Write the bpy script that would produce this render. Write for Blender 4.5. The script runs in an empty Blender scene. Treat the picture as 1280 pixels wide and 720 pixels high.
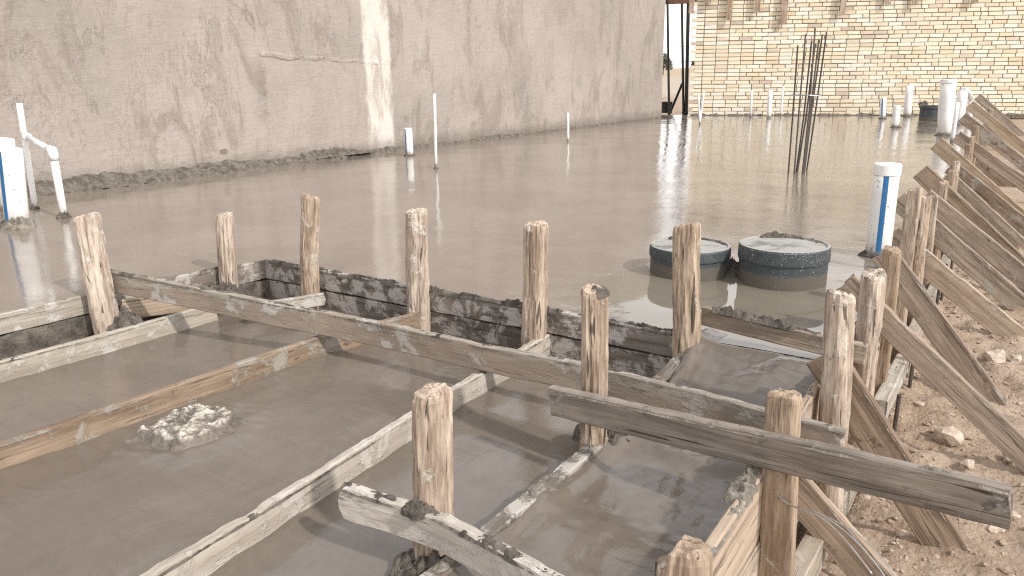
import bpy, bmesh, math, random
from mathutils import Vector, Matrix, noise
R = math.radians
# ------------------------------------------------------------------ measured layout (metres; Z=0 is the top of the fresh slab)
D = {'Bend': [(-2.967, 2.288, -0.08), (-2.817, 2.603, -0.08)],
 'F': [(-3.482, 1.922, 0.1), (-2.75, 2.077, 0.045), (-2.135, 2.213, 0.0), (-1.635, 2.213, 0.0), (-1.208, 2.234, 0.0), (-0.841, 2.205, 0.0), (-0.47, 2.165, -0.0),
       (-0.348, 2.15, -0.0)],
 'G': [(-1.093, 1.855, 0.07), (-0.403, 1.752, 0.128), (0.036, 1.7, 0.157)],
 'H': [(-1.297, 1.214, 0.0), (-1.024, 1.229, 0.0), (-0.56, 1.155, 0.0)],
 'I': [(-0.953, 2.7, 0.114), (-0.395, 2.7, 0.072)],
 'J': [((-0.393, 1.85, -0.33), (-0.394, 2.729, -0.33)), ((-0.41, 3.253, -0.33), (-0.413, 3.868, -0.33)), ((-0.419, 3.981, -0.33), (-0.475, 6.618, -0.33))],
 'braces': {'b0': ((-0.45, 2.13, -0.135), (-0.178, 2.13, -0.38)),
            'b1': ((-0.431, 2.43, 0.136), (-0.017, 2.43, -0.416)),
            'b10': ((-0.814, 8.571, 0.29), (-0.292, 8.571, -0.148)),
            'b11': ((-0.677, 10.462, 0.049), (-0.124, 10.462, -0.418)),
            'b12': ((-0.746, 9.557, 0.285), (-0.135, 9.557, -0.14)),
            'b13': ((-0.83, 11.044, 0.397), (-0.184, 11.044, -0.098)),
            'b14': ((-0.764, 13.473, 0.134), (-0.223, 13.473, -0.34)),
            'b15': ((-0.822, 11.748, 0.509), (-0.223, 11.748, 0.038)),
            'b16': ((-0.979, 15.252, 0.492), (-0.308, 15.252, -0.097)),
            'b17': ((-0.912, 18.637, 0.194), (-0.392, 18.637, -0.208)),
            'b2': ((-0.526, 3.1, 0.202), (0.076, 3.1, -0.299)),
            'b3': ((-0.491, 3.78, 0.184), (-0.018, 3.78, -0.397)),
            'b4': ((-0.608, 4.778, 0.091), (0.038, 4.778, -0.38)),
            'b5': ((-0.68, 5.446, 0.193), (0.015, 5.446, -0.358)),
            'b6': ((-0.578, 5.818, 0.168), (-0.009, 5.818, -0.258)),
            'b7': ((-0.659, 6.237, 0.281), (-0.017, 6.237, -0.291)),
            'b8': ((-0.601, 7.388, 0.116), (-0.04, 7.388, -0.374)),
            'b9': ((-0.602, 7.632, 0.176), (-0.065, 7.632, -0.235))},
 'clump2': (-1.912, 16.25, 0.36),
 'drum': (-1.769, 16.25, 0.0),
 'drumtop': (-1.799, 16.25, 0.264),
 'gap_brace': ((-6.877, 17.302, 0.618), (-7.217, 17.51, -0.02)),
 'gap_bucket': (-7.185, 17.157, -0.02),
 'gap_poles': [((-7.149, 16.885, 2.294), (-6.976, 16.885, -0.02)), ((-6.99, 17.302, 2.228), (-6.809, 17.302, -0.02)), ((-6.84, 17.32, 2.352), (-6.76, 17.32, -0.02))],
 'lid1': (-1.362, 3.615, 0.0),
 'lid2': (-0.939, 3.689, 0.0),
 'lump_back': (-3.02, 17.701, 0.0),
 'pins': [(-0.375, 3.229, -0.314), (-0.389, 3.731, -0.309), (-0.425, 4.993, -0.242), (-0.437, 5.431, -0.256), (-0.456, 6.123, -0.258)],
 'pipes': {'P0': ((-6.272, 2.833, 0.0), (-6.207, 2.833, 0.512)),
           'P1': ((-5.583, 2.544, 0.0), (-5.513, 2.544, 0.498)),
           'P10': ((-4.47, 16.512, 0.0), (-4.467, 16.512, 0.571)),
           'P11': ((-2.588, 16.426, 0.0), (-2.613, 16.426, 0.375)),
           'P12': ((-2.026, 14.137, 0.0), (-2.038, 14.137, 0.335)),
           'P13': ((-2.302, 17.382, 0.0), (-2.323, 17.382, 0.584)),
           'P14': ((-1.187, 12.776, 0.0), (-1.227, 12.776, 0.756)),
           'P14b': ((-1.472, 14.787, 0.0), (-1.5, 14.787, 0.44)),
           'P15': ((-0.988, 11.61, 0.0), (-0.984, 11.61, 0.493)),
           'P16': ((-1.226, 15.104, 0.0), (-1.223, 15.104, 0.545)),
           'P16b': ((-1.15, 16.027, 0.0), (-1.155, 16.027, 0.335)),
           'P17': ((-0.648, 4.419, -0.0), (-0.647, 4.419, 0.471)),
           'P2': ((-6.188, 2.961, 0.0), (-6.163, 2.961, 0.758)),
           'P3': [(-5.615, 2.867, 0.0), (-5.624, 2.867, 0.45), (-6.1, 2.937, 0.531)],
           'P4': ((-6.176, 7.2, 0.0), (-6.182, 7.2, 0.312)),
           'P5': ((-5.106, 6.35, -0.0), (-5.093, 6.35, 0.73)),
           'P6': ((-5.47, 9.697, 0.0), (-5.474, 9.697, 0.375)),
           'P7': ((-5.068, 13.644, 0.0), (-5.124, 13.644, 0.514)),
           'P7b': ((-5.219, 14.048, 0.0), (-5.174, 14.048, 0.543)),
           'P8': ((-4.928, 16.03, 0.0), (-4.931, 16.03, 0.505)),
           'P9': ((-4.531, 15.904, 0.0), (-4.538, 15.904, 0.51))},
 'rebar': [(-1.944, 7.54, 0.0), (-1.876, 7.446, 0.0), (-1.905, 7.695, 0.0), (-1.814, 7.479, 0.0), (-1.833, 7.666, 0.0), (-1.852, 7.862, 0.0), (-1.866, 8.07, 0.0),
           (-1.926, 7.893, 0.0)],
 'stakes': {'S0': ((-3.314, 2.454, 0.282), (-3.323, 2.454, -0.08)),
            'S1': ((-2.871, 2.614, 0.384), (-2.911, 2.614, -0.08)),
            'S10': ((-0.39, 1.064, 0.23), (-0.39, 1.064, -0.4)),
            'S2': ((-2.244, 2.642, 0.361), (-2.259, 2.642, -0.08)),
            'S3': ((-1.622, 2.626, 0.366), (-1.631, 2.626, -0.08)),
            'S4': ((-1.011, 2.654, 0.414), (-0.994, 2.654, -0.07)),
            'S5': ((-0.996, 1.926, 0.354), (-0.993, 1.926, -0.105)),
            'S6': ((-1.055, 1.279, 0.267), (-1.082, 1.279, -0.15)),
            'S7': ((-0.426, 2.354, 0.32), (-0.414, 2.354, -0.08)),
            'S8': ((-0.445, 3.026, 0.229), (-0.447, 3.026, -0.128)),
            'S9': ((-0.425, 1.81, 0.207), (-0.424, 1.81, -0.282)),
            'Sm': ((-3.435, 1.849, 0.358), (-3.401, 1.849, -0.11)),
            'T1': ((-0.458, 3.489, 0.23), (-0.459, 3.489, -0.139)),
            'T10': ((-0.637, 9.887, 0.316), (-0.629, 9.887, 0.132)),
            'T11': ((-0.691, 11.814, 0.194), (-0.684, 11.814, -0.004)),
            'T12': ((-0.768, 14.581, 0.286), (-0.768, 14.581, 0.117)),
            'T2': ((-0.475, 4.116, 0.392), (-0.477, 4.116, -0.002)),
            'T3': ((-0.493, 4.738, 0.269), (-0.484, 4.738, -0.048)),
            'T4': ((-0.51, 5.348, 0.19), (-0.501, 5.348, -0.072)),
            'T5': ((-0.529, 6.029, 0.193), (-0.522, 6.029, -0.033)),
            'T6': ((-0.546, 6.648, 0.199), (-0.54, 6.648, 0.018)),
            'T7': ((-0.562, 7.2, 0.214), (-0.557, 7.2, 0.038)),
            'T8': ((-0.607, 8.83, 0.21), (-0.603, 8.83, 0.067)),
            'T9': ((-0.625, 9.461, 0.239), (-0.62, 9.461, 0.086))},
 'stones': [(-0.158, 3.241, -0.4), (-0.078, 3.074, -0.4), (0.044, 3.151, -0.4), (0.061, 2.76, -0.4), (0.022, 2.598, -0.4), (-0.325, 6.454, -0.4), (-0.402, 2.111, -0.4),
            (0.019, 4.399, -0.4), (-0.292, 3.518, -0.4), (-0.203, 2.457, -0.4), (-0.004, 2.663, -0.4)],
 'stubs': [(-0.03, 1.99), (0.289, 2.148), (0.707, 1.853), (1.235, 1.977), (1.75, 1.756), (2.827, 1.897), (3.638, 2.083), (4.128, 2.057), (5.169, 2.076)],
 'tie': (-1.859, 7.64, 0.74),
 'wallY': [(-6.75, 7.166, 1.737), (-6.75, 7.603, 1.763), (-6.75, 7.198, 0.031), (-6.75, 7.616, 0.014), (-6.75, 5.789, 1.128), (-6.75, 7.407, 1.05), (-6.75, 5.721, 0.059),
           (-6.75, 5.179, 0.19)],
 'wires': [[(-0.442, 1.78, -0.02), (-0.392, 1.76, -0.045), (-0.311, 1.72, -0.027), (-0.234, 1.68, -0.038), (-0.168, 1.64, -0.07), (-0.144, 1.62, -0.093)],
           [(-0.434, 1.78, -0.03), (-0.382, 1.76, -0.047), (-0.315, 1.74, -0.044), (-0.248, 1.7, -0.062), (-0.184, 1.66, -0.099)],
           [(-0.393, 1.77, -0.055), (-0.32, 1.72, -0.024), (-0.221, 1.66, -0.015), (-0.156, 1.62, -0.04), (-0.125, 1.6, -0.06)]]}
sc = bpy.context.scene
col = sc.collection
rnd = random.Random(7)

def nz(x, y, z, s=1.0):
    return noise.noise(Vector((x * s, y * s, z * s)))
def fz(x, y, z, s=1.0, o=4):
    return noise.fractal(Vector((x * s, y * s, z * s)), 1.0, 2.0, o)

# ------------------------------------------------------------------ materials
class NT:
    def __init__(self, name):
        self.m = bpy.data.materials.new(name); self.m.use_nodes = True
        self.t = self.m.node_tree; self.t.nodes.clear()
        self.out = self.n('ShaderNodeOutputMaterial'); self.b = self.n('ShaderNodeBsdfPrincipled')
        self.l(self.b.outputs[0], self.out.inputs[0])
    def n(self, typ, **kw):
        x = self.t.nodes.new(typ)
        for k, v in kw.items(): setattr(x, k, v)
        return x
    def l(self, a, b): self.t.links.new(a, b)
    def put(self, sock, v):
        if isinstance(v, bpy.types.NodeSocket): self.l(v, sock)
        elif isinstance(v, (tuple, list)) and len(v) == 3 and sock.type == 'RGBA': sock.default_value = (*v, 1)
        else: sock.default_value = v
    def coord(self, rand=False, kind='Object'):
        c = self.n('ShaderNodeTexCoord').outputs[kind]
        if rand:
            oi = self.n('ShaderNodeObjectInfo').outputs['Random']
            c = self.vm('ADD', c, self.vm('SCALE', self.comb(oi, self.mth('MULTIPLY', oi, 7.3), self.mth('MULTIPLY', oi, 3.1)), s=40.0))
        return c
    def comb(self, x, y, z):
        n = self.n('ShaderNodeCombineXYZ')
        for i, v in enumerate((x, y, z)): self.put(n.inputs[i], v)
        return n.outputs[0]
    def sep(self, v):
        n = self.n('ShaderNodeSeparateXYZ'); self.l(v, n.inputs[0]); return n.outputs
    def vm(self, op, a, b=None, s=None):
        n = self.n('ShaderNodeVectorMath', operation=op); self.put(n.inputs[0], a)
        if b is not None: self.put(n.inputs[1], b)
        if s is not None: self.put(n.inputs['Scale'], s)
        return n.outputs[0]
    def mth(self, op, a, b=0.0, c=None, clamp=False):
        n = self.n('ShaderNodeMath', operation=op, use_clamp=clamp); self.put(n.inputs[0], a); self.put(n.inputs[1], b)
        if c is not None: self.put(n.inputs[2], c)
        return n.outputs[0]
    def noise(self, v, scale, detail=5, rough=.55, dist=0.0, sc=None):
        if sc is not None: v = self.vm('MULTIPLY', v, sc)
        n = self.n('ShaderNodeTexNoise'); self.l(v, n.inputs['Vector'])
        n.inputs['Scale'].default_value = scale; n.inputs['Detail'].default_value = detail
        n.inputs['Roughness'].default_value = rough; n.inputs['Distortion'].default_value = dist
        return n.outputs['Fac']
    def vor(self, v, scale, feat='F1', sc=None):
        if sc is not None: v = self.vm('MULTIPLY', v, sc)
        n = self.n('ShaderNodeTexVoronoi', feature=feat); self.l(v, n.inputs['Vector']); n.inputs['Scale'].default_value = scale
        return n.outputs
    def ramp(self, f, a, b, lo=0.0, hi=1.0):
        n = self.n('ShaderNodeMapRange', interpolation_type='SMOOTHSTEP'); self.put(n.inputs[0], f)
        n.inputs[1].default_value = a; n.inputs[2].default_value = b; n.inputs[3].default_value = lo; n.inputs[4].default_value = hi
        return n.outputs[0]
    def mix(self, f, a, b, blend='MIX'):
        n = self.n('ShaderNodeMix', data_type='RGBA', blend_type=blend); self.put(n.inputs[0], f)
        self.put(n.inputs[6], a); self.put(n.inputs[7], b); return n.outputs[2]
    def bump(self, h, strength=.5, dist=.01, prev=None):
        n = self.n('ShaderNodeBump'); self.put(n.inputs['Height'], h)
        n.inputs['Strength'].default_value = strength; n.inputs['Distance'].default_value = dist
        if prev is not None: self.l(prev, n.inputs['Normal'])
        return n.outputs[0]
    def done(self, colr, rough, normal=None, spec=.5, metal=0.0):
        self.put(self.b.inputs['Base Color'], colr); self.put(self.b.inputs['Roughness'], rough)
        self.b.inputs['Specular IOR Level'].default_value = spec; self.b.inputs['Metallic'].default_value = metal
        if normal is not None: self.l(normal, self.b.inputs['Normal'])
        return self.m

def wood(name, light, dark, axis='X', stain=(.30, .28, .25), stain_lo=.62, stain2=None, stain2_lo=.6, crack=.5, vary=.22, lower=None):
    """weathered timber, grain along one local axis, cement stains, drying cracks"""
    T = NT(name); c = T.coord(rand=True)
    s1 = (1.2, 22, 22) if axis == 'X' else (26, 26, 2.6)
    s2 = (4, 110, 110) if axis == 'X' else (110, 110, 16)
    s3 = (2.2, 55, 55) if axis == 'X' else (60, 60, 5.5)
    g1 = T.noise(c, 1.0, 6, .6, .6, s1); g2 = T.noise(c, 1.0, 3, .6, .2, s2); g3 = T.noise(c, 1.0, 2, .5, .8, s3)
    f = T.mth('ADD', T.mth('MULTIPLY', g1, .65), T.mth('MULTIPLY', g2, .35))
    k = T.mix(T.ramp(f, .38, .62), dark, light)
    big = T.noise(c, 5.0, 4, .6)
    k = T.mix(T.ramp(big, .35, .75, 0, .45), k, dark)
    cr = T.ramp(g3, .30, .37, 1, 0)
    k = T.mix(T.mth('MULTIPLY', cr, crack), k, (.045, .033, .024))
    fl = T.noise(c, 1.0, 3, .6, .4, (14, 120, 120) if axis == 'X' else (90, 90, 22))
    k = T.mix(T.ramp(fl, .64, .69, 0, .55), k, (.09, .065, .045))
    if lower:
        zl = T.sep(T.coord())[2]
        k = T.mix(T.ramp(T.mth('ADD', zl, T.mth('MULTIPLY', T.mth('SUBTRACT', big, .5), .10)), -.062, -.040, .8, 0), k, T.mix(g1, tuple(v * .6 for v in lower), lower))
    st = T.noise(c, 9.0, 8, .7, .5); sm = T.ramp(st, stain_lo - .05, stain_lo + .05)
    k = T.mix(T.mth('MULTIPLY', sm, .9), k, stain)
    if stain2:
        st2 = T.noise(T.vm('ADD', c, (9.1, 3.3, 5.7)), 12.0, 8, .68, .4); sm2 = T.ramp(st2, stain2_lo - .03, stain2_lo + .03)
        k = T.mix(T.mth('MULTIPLY', sm2, .95), k, stain2)
    oi = T.n('ShaderNodeObjectInfo').outputs['Random']
    hs = T.n('ShaderNodeHueSaturation'); T.l(k, hs.inputs['Color'])
    T.put(hs.inputs['Value'], T.mth('ADD', T.mth('MULTIPLY', oi, vary), 1 - vary / 2))
    T.put(hs.inputs['Saturation'], T.mth('ADD', T.mth('MULTIPLY', oi, -.3), 1.1))
    h = T.mth('SUBTRACT', T.mth('ADD', T.mth('MULTIPLY', g1, .5), T.mth('MULTIPLY', g2, .4)), T.mth('MULTIPLY', cr, .8))
    h = T.mth('ADD', h, T.mth('MULTIPLY', sm, .5))
    return T.done(hs.outputs[0], .82, T.bump(h, .7, .006), .25)

M = {}
M['plank'] = wood('weathered_plank', (.43, .345, .26), (.20, .152, .112), stain=(.36, .33, .29), stain_lo=.60, stain2=(.13, .115, .10), stain2_lo=.66)
M['plank_white'] = wood('whitewashed_plank', (.56, .50, .43), (.37, .325, .275), stain=(.52, .475, .425), stain_lo=.55, stain2=(.20, .175, .15), stain2_lo=.70, crack=.4)
M['plank_beam'] = wood('old_brown_beam', (.30, .25, .205), (.125, .10, .08), stain=(.30, .275, .245), stain_lo=.62, stain2=(.10, .09, .08), stain2_lo=.62, crack=.95)
M['plank_brown'] = wood('brown_brace_plank', (.42, .325, .24), (.20, .148, .108), stain=(.40, .35, .29), stain_lo=.64, stain2=(.11, .085, .065), stain2_lo=.64)
M['plank_two'] = wood('two_tone_plank', (.40, .355, .295), (.215, .182, .148), stain=(.42, .39, .35), stain_lo=.58, stain2=(.12, .105, .09), stain2_lo=.655, lower=(.35, .27, .205))
M['plank_tan'] = wood('tan_plank', (.50, .40, .30), (.29, .22, .155), stain=(.42, .38, .32), stain_lo=.60, stain2=(.2, .17, .14), stain2_lo=.68)
M['plank_grey'] = wood('grey_plank', (.36, .32, .275), (.15, .13, .11), stain=(.34, .32, .29), stain_lo=.64, stain2=(.10, .09, .08), stain2_lo=.64, crack=.8)
M['plank_pale'] = wood('cement_washed_plank', (.45, .395, .325), (.27, .23, .185), stain=(.46, .43, .385), stain_lo=.55, stain2=(.22, .195, .17), stain2_lo=.70, crack=.35)
M['plank_rust'] = wood('rust_brown_plank', (.37, .285, .21), (.185, .13, .092), stain=(.34, .31, .27), stain_lo=.55, stain2=(.10, .085, .07), stain2_lo=.64)
M['plank_dark'] = wood('mortar_fouled_plank', (.235, .20, .168), (.11, .092, .077), stain=(.46, .42, .38), stain_lo=.51, stain2=(.26, .18, .135), stain2_lo=.63)
M['plank_orange'] = wood('new_orange_plank', (.48, .37, .265), (.29, .20, .13), stain=(.45, .40, .33), stain_lo=.64)
M['post'] = wood('debarked_post', (.58, .47, .365), (.25, .18, .13), axis='Z', stain=(.58, .52, .44), stain_lo=.60, stain2=(.20, .13, .085), stain2_lo=.70, crack=.85)
M['stud'] = wood('sawn_stake', (.47, .37, .275), (.23, .165, .115), axis='Z', stain=(.55, .48, .40), stain_lo=.62, stain2=(.24, .16, .11), stain2_lo=.70, crack=.5)

def concrete_wet(name, base, pale, rlo, rhi, puddle=False):
    T = NT(name); c = T.coord()
    n1 = T.noise(c, 1.1, 6, .6, .4); n2 = T.noise(c, 14, 6, .65, .3, (1.0, .35, 1)); n3 = T.noise(c, 70, 3, .6)
    k = T.mix(T.ramp(n1, .35, .68), base, pale)
    k = T.mix(T.ramp(n2, .45, .75, 0, .35), k, tuple(v * .72 for v in base))
    r = T.ramp(T.mth('ADD', T.mth('MULTIPLY', n1, .6), T.mth('MULTIPLY', n2, .4)), .38, .62, rlo, rhi)
    rip = T.noise(c, 5.0, 4, .55, .6, (1.0, .6, 1))
    # float / trowel strokes: stretched noise in two directions, and specks of coarse sand
    cx, cy, cz = T.sep(c); ang = T.mth('MULTIPLY', T.noise(c, .55, 2), 9.0)
    ca, sa = T.mth('COSINE', ang), T.mth('SINE', ang)
    rot = T.comb(T.mth('ADD', T.mth('MULTIPLY', cx, ca), T.mth('MULTIPLY', cy, sa)), T.mth('SUBTRACT', T.mth('MULTIPLY', cy, ca), T.mth('MULTIPLY', cx, sa)), cz)
    tr = T.noise(c, 1.0, 4, .6, .3, (3.0, 34, 1)); tr2 = T.noise(rot, 1.0, 3, .6, .2, (2.2, 26, 1))
    strok = T.mth('ADD', T.mth('MULTIPLY', tr, .5), T.mth('MULTIPLY', tr2, .5))
    k = T.mix(T.ramp(strok, .50, .66, 0, .30), k, tuple(v * .66 for v in base))
    k = T.mix(T.ramp(strok, .34, .47, .22, 0), k, tuple(min(1, v * 1.22) for v in pale))
    sp = T.noise(c, 130, 2, .5); k = T.mix(T.ramp(sp, .70, .74, 0, .5), k, tuple(v * .45 for v in base))
    h = T.mth('ADD', T.mth('MULTIPLY', rip, .50), T.mth('ADD', T.mth('MULTIPLY', n2, .26), T.mth('MULTIPLY', n3, .08)))
    h = T.mth('ADD', h, T.mth('MULTIPLY', strok, .30 if puddle else .42))
    st = .085 if puddle else .17
    if puddle:
        x, y, z = T.sep(c)
        dx = T.mth('DIVIDE', T.mth('ADD', x, 1.02), .80); dy = T.mth('DIVIDE', T.mth('SUBTRACT', y, 3.22), .62)
        d = T.mth('SQRT', T.mth('ADD', T.mth('MULTIPLY', dx, dx), T.mth('MULTIPLY', dy, dy)))
        d = T.mth('ADD', d, T.mth('MULTIPLY', T.mth('SUBTRACT', T.noise(c, 3.0, 5, .65), .5), 1.1))
        pm = T.ramp(d, .74, 1.08, 1, 0)                         # standing bleed water
        d2 = T.mth('ADD', T.mth('DIVIDE', T.mth('SUBTRACT', y, 2.6), 6.2), T.mth('MULTIPLY', T.mth('SUBTRACT', T.noise(c, 1.4, 4, .6), .5), .5))
        run = T.mth('MULTIPLY', T.ramp(T.mth('ADD', x, T.mth('MULTIPLY', T.noise(c, .9, 3), 1.2)), -1.9, -.9), T.ramp(d2, .65, .9, 1, 0))
        wet = T.mth('MULTIPLY', run, T.ramp(T.noise(c, 7, 5, .65, .8, (.5, 1.2, 1)), .38, .60))
        k = T.mix(T.mth('MULTIPLY', pm, .75), k, (.185, .165, .122))
        k = T.mix(T.mth('MULTIPLY', wet, .35), k, (.17, .145, .125))
        r = T.mix(T.mth('MAXIMUM', pm, T.mth('MULTIPLY', wet, .7)), r, (.03, .03, .03))
        rough_big = T.mth('MULTIPLY', run, T.noise(c, 22, 5, .6, .8, (.45, 1.3, 1)))
        h = T.mth('ADD', h, T.mth('MULTIPLY', rough_big, .45))
        h = T.mth('MULTIPLY', h, T.mth('SUBTRACT', 1.0, T.mth('MULTIPLY', pm, .97)))
    if not puddle:
        x, y, z = T.sep(c)
        wb = T.mth('MULTIPLY', T.ramp(x, -.94, -.84), T.ramp(T.mth('ADD', y, T.mth('MULTIPLY', T.mth('SUBTRACT', T.noise(c, 6, 4, .6), .5), .25)), 2.26, 2.42))
        r = T.mix(wb, r, (.10, .10, .10)); wr = T.noise(c, 16, 6, .65, 1.2, (.6, 1.3, 1))
        h = T.mth('ADD', h, T.mth('MULTIPLY', T.mth('MULTIPLY', wb, T.ramp(y, 2.62, 2.46)), T.mth('MULTIPLY', wr, 1.6)))
        k = T.mix(T.mth('MULTIPLY', wb, .5), k, (.15, .135, .12))
    return T.done(k, r, T.bump(h, st, .02), .5)
M['slab'] = concrete_wet('fresh_wet_concrete', (.218, .180, .147), (.270, .227, .189), .035, .10, puddle=True)
M['low'] = concrete_wet('fresh_floated_concrete', (.146, .120, .098), (.174, .145, .119), .09, .22)

def mortar(name, a, b, rough=.85, scale=18, bs=.8, bd=.02):
    T = NT(name); c = T.coord()
    n = T.noise(c, scale, 8, .7, .3); n2 = T.noise(c, scale * 5, 4, .6)
    k = T.mix(T.ramp(n, .36, .66), a, b)
    return T.done(k, rough, T.bump(T.mth('ADD', n, T.mth('MULTIPLY', n2, .4)), bs, bd), .3)
M['mortar_dark'] = mortar('dark_damp_mortar', (.070, .060, .050), (.185, .160, .135))
M['mortar_damp'] = mortar('damp_mortar', (.085, .074, .061), (.20, .175, .147))
M['mortar_mid'] = mortar('drying_mortar', (.15, .132, .11), (.32, .285, .24))

def lump_mat():
    T = NT('lime_topped_mortar'); c = T.coord()
    n = T.noise(c, 22, 8, .7, .4); z = T.sep(c)[2]
    k = T.mix(T.ramp(n, .36, .66), (.125, .105, .088), (.25, .212, .178))
    w = T.mth('MULTIPLY', T.ramp(T.mth('ADD', z, T.mth('MULTIPLY', T.mth('SUBTRACT', n, .5), .05)), .026, .040), T.ramp(T.noise(c, 26, 8, .75, .6, (1, .45, 1)), .40, .52))
    k = T.mix(w, k, (.72, .66, .56))
    return T.done(k, .8, T.bump(n, .9, .02), .3)
M['lump'] = lump_mat()

def plaster():
    T = NT('cement_render'); c = T.coord(); x, y, z = T.sep(c)
    n1 = T.noise(c, .7, 5, .6, .4); n2 = T.noise(c, 2.4, 7, .68, .9, (1, 1, .38)); n3 = T.noise(c, 24, 5, .65, .3); n4 = T.noise(c, 110, 3, .6)
    n5 = T.noise(T.vm('ADD', c, (3.1, 7.7, 1.3)), 1.5, 6, .62, .3, (1, 1, .55))
    k = T.mix(T.ramp(n1, .36, .64), (.290, .258, .228), (.368, .322, .285))
    k = T.mix(T.ramp(n5, .47, .60, 0, .45), k, (.365, .315, .283))              # pinkish drier coat
    k = T.mix(T.ramp(n5, .30, .42, .40, 0), k, (.215, .203, .185))              # cooler damp coat
    k = T.mix(T.ramp(n2, .51, .62, 0, .55), k, (.205, .172, .142))              # brown runs
    k = T.mix(T.ramp(n3, .54, .70, 0, .42), k, (.43, .385, .34))
    # soft tide lines at the rim of the brown runs, only in places
    ct = T.mth('ABSOLUTE', T.mth('SUBTRACT', n2, .53))
    k = T.mix(T.mth('MULTIPLY', T.ramp(ct, .001, .016, .50, 0), T.ramp(T.noise(c, 1.9, 3), .48, .60)), k, (.135, .112, .09))
    sq = T.mth('ABSOLUTE', T.mth('SUBTRACT', T.noise(c, 7.5, 4, .6, 1.6, (1, 1, .30)), .5))
    k = T.mix(T.mth('MULTIPLY', T.ramp(sq, .004, .022, .38, 0), T.ramp(n5, .46, .58)), k, (.17, .138, .112))
    sw = T.noise(c, 1.0, 4, .6, .8, (5, 5, 26))
    wob = T.mth('MULTIPLY', T.mth('SUBTRACT', T.noise(c, 7, 5, .65), .5), .13)
    # newer patch (slightly pinker) under a raised lip
    py = T.mth('ADD', y, wob)
    zz = T.mth('ADD', z, wob)
    pm = T.mth('MULTIPLY', T.mth('MULTIPLY', T.ramp(py, 5.70, 5.80), T.ramp(py, 7.36, 7.44, 1, 0)), T.ramp(zz, 1.06, 1.11, 1, 0))
    k = T.mix(T.mth('MULTIPLY', pm, .55), k, (.375, .320, .290))
    pm2 = T.mth('MULTIPLY', T.mth('MULTIPLY', T.ramp(py, 10.1, 10.2), T.ramp(py, 12.2, 12.4, 1, 0)), T.ramp(zz, .80, .90))
    k = T.mix(T.mth('MULTIPLY', pm2, .30), k, (.375, .320, .290))
    # bare pale strip over the concrete column
    wy = T.mth('ADD', y, T.mth('MULTIPLY', wob, .85))
    sm = T.mth('MULTIPLY', T.ramp(wy, 7.13, 7.20), T.ramp(wy, 7.56, 7.63, 1, 0))
    sm = T.mth('MULTIPLY', sm, T.ramp(T.noise(c, 6, 7, .7, .5, (1, 1, .3)), .36, .56, .25, 1))
    k = T.mix(T.mth('MULTIPLY', sm, .95), k, (.60, .555, .50))
    # damp foot of the wall
    k = T.mix(T.ramp(T.mth('ADD', z, T.mth('MULTIPLY', wob, 1.6)), .03, .20, .6, 0), k, (.15, .128, .105))
    # one chipped dark hole
    dy = T.mth('SUBTRACT', y, 5.17); dz = T.mth('SUBTRACT', z, .19)
    rr = T.mth('SQRT', T.mth('ADD', T.mth('MULTIPLY', dy, dy), T.mth('MULTIPLY', T.mth('MULTIPLY', dz, dz), 3.0)))
    k = T.mix(T.ramp(T.mth('ADD', rr, wob), .035, .06, .8, 0), k, (.16, .13, .10))
    h = T.mth('ADD', T.mth('MULTIPLY', n2, .55), T.mth('ADD', T.mth('MULTIPLY', n3, .34), T.mth('MULTIPLY', n4, .14)))
    h = T.mth('ADD', h, T.mth('MULTIPLY', sw, .35))
    return T.done(k, .9, T.bump(h, .55, .03), .2)
M['plaster'] = plaster()

def brick_mat():
    T = NT('cream_brick'); at = T.n('ShaderNodeAttribute', attribute_name='tone').outputs['Color']; c = T.coord()
    n = T.noise(c, 40, 5, .65); n2 = T.noise(c, .9, 3, .5)
    k = T.mix(T.ramp(n, .4, .75, 0, .35), at, (.55, .45, .33))
    k = T.mix(T.ramp(n2, .45, .7, 0, .35), k, (.80, .75, .64))
    return T.done(k, .85, T.bump(n, .5, .006), .2)
M['brick'] = brick_mat()
M['joint'] = mortar('brick_joint', (.13, .105, .08), (.24, .20, .16), .95, 30, .6, .01)

def pvc(name='white_pvc', colr=(.80, .79, .77)):
    T = NT(name); c = T.coord(rand=True); x, y, z = T.sep(T.coord())
    n = T.noise(c, 30, 6, .65); n2 = T.noise(c, 75, 2, .5)
    low = T.ramp(T.mth('ADD', z, T.mth('MULTIPLY', T.mth('SUBTRACT', n, .5), .16)), .02, .06, 1, 0)
    k = T.mix(T.mth('MULTIPLY', low, .85), colr, (.26, .23, .19))
    k = T.mix(T.ramp(n2, .655, .70, 0, .85), k, (.24, .21, .17))
    return T.done(k, T.mix(low, (.32,) * 3, (.8,) * 3), T.bump(n, .08, .004), .5)
M['pvc'] = pvc(); M['blue'] = pvc('blue_stripe', (.03, .155, .36))

def lid_mat(name, top):
    T = NT(name); c = T.coord(rand=True); z = T.sep(T.coord())[2]
    n = T.noise(c, 24, 7, .7); sp = T.vor(c, 150)[0]; spc = T.noise(c, 14, 4, .6)
    base = (.048, .056, .060)
    k = T.mix(T.ramp(n, .35, .7, 0, .5), base, (.085, .098, .098))
    k = T.mix(T.mth('MULTIPLY', T.ramp(T.mth('ADD', sp, T.mth('MULTIPLY', T.noise(c, 60, 2), .25)), .28, .36, 1, 0), T.ramp(spc, .42, .58)), k, (.58, .58, .55))
    k = T.mix(T.ramp(T.mth('ADD', z, T.mth('MULTIPLY', T.mth('SUBTRACT', n, .5), .07)), .045, .062, .8, 0), k, (.125, .105, .080))
    if top: k = T.mix(T.ramp(T.noise(c, 7, 6, .65), .30, .48, .3, .95), k, (.34, .325, .295))
    return T.done(k, .55, T.bump(n, .3, .005), .4)
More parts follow.
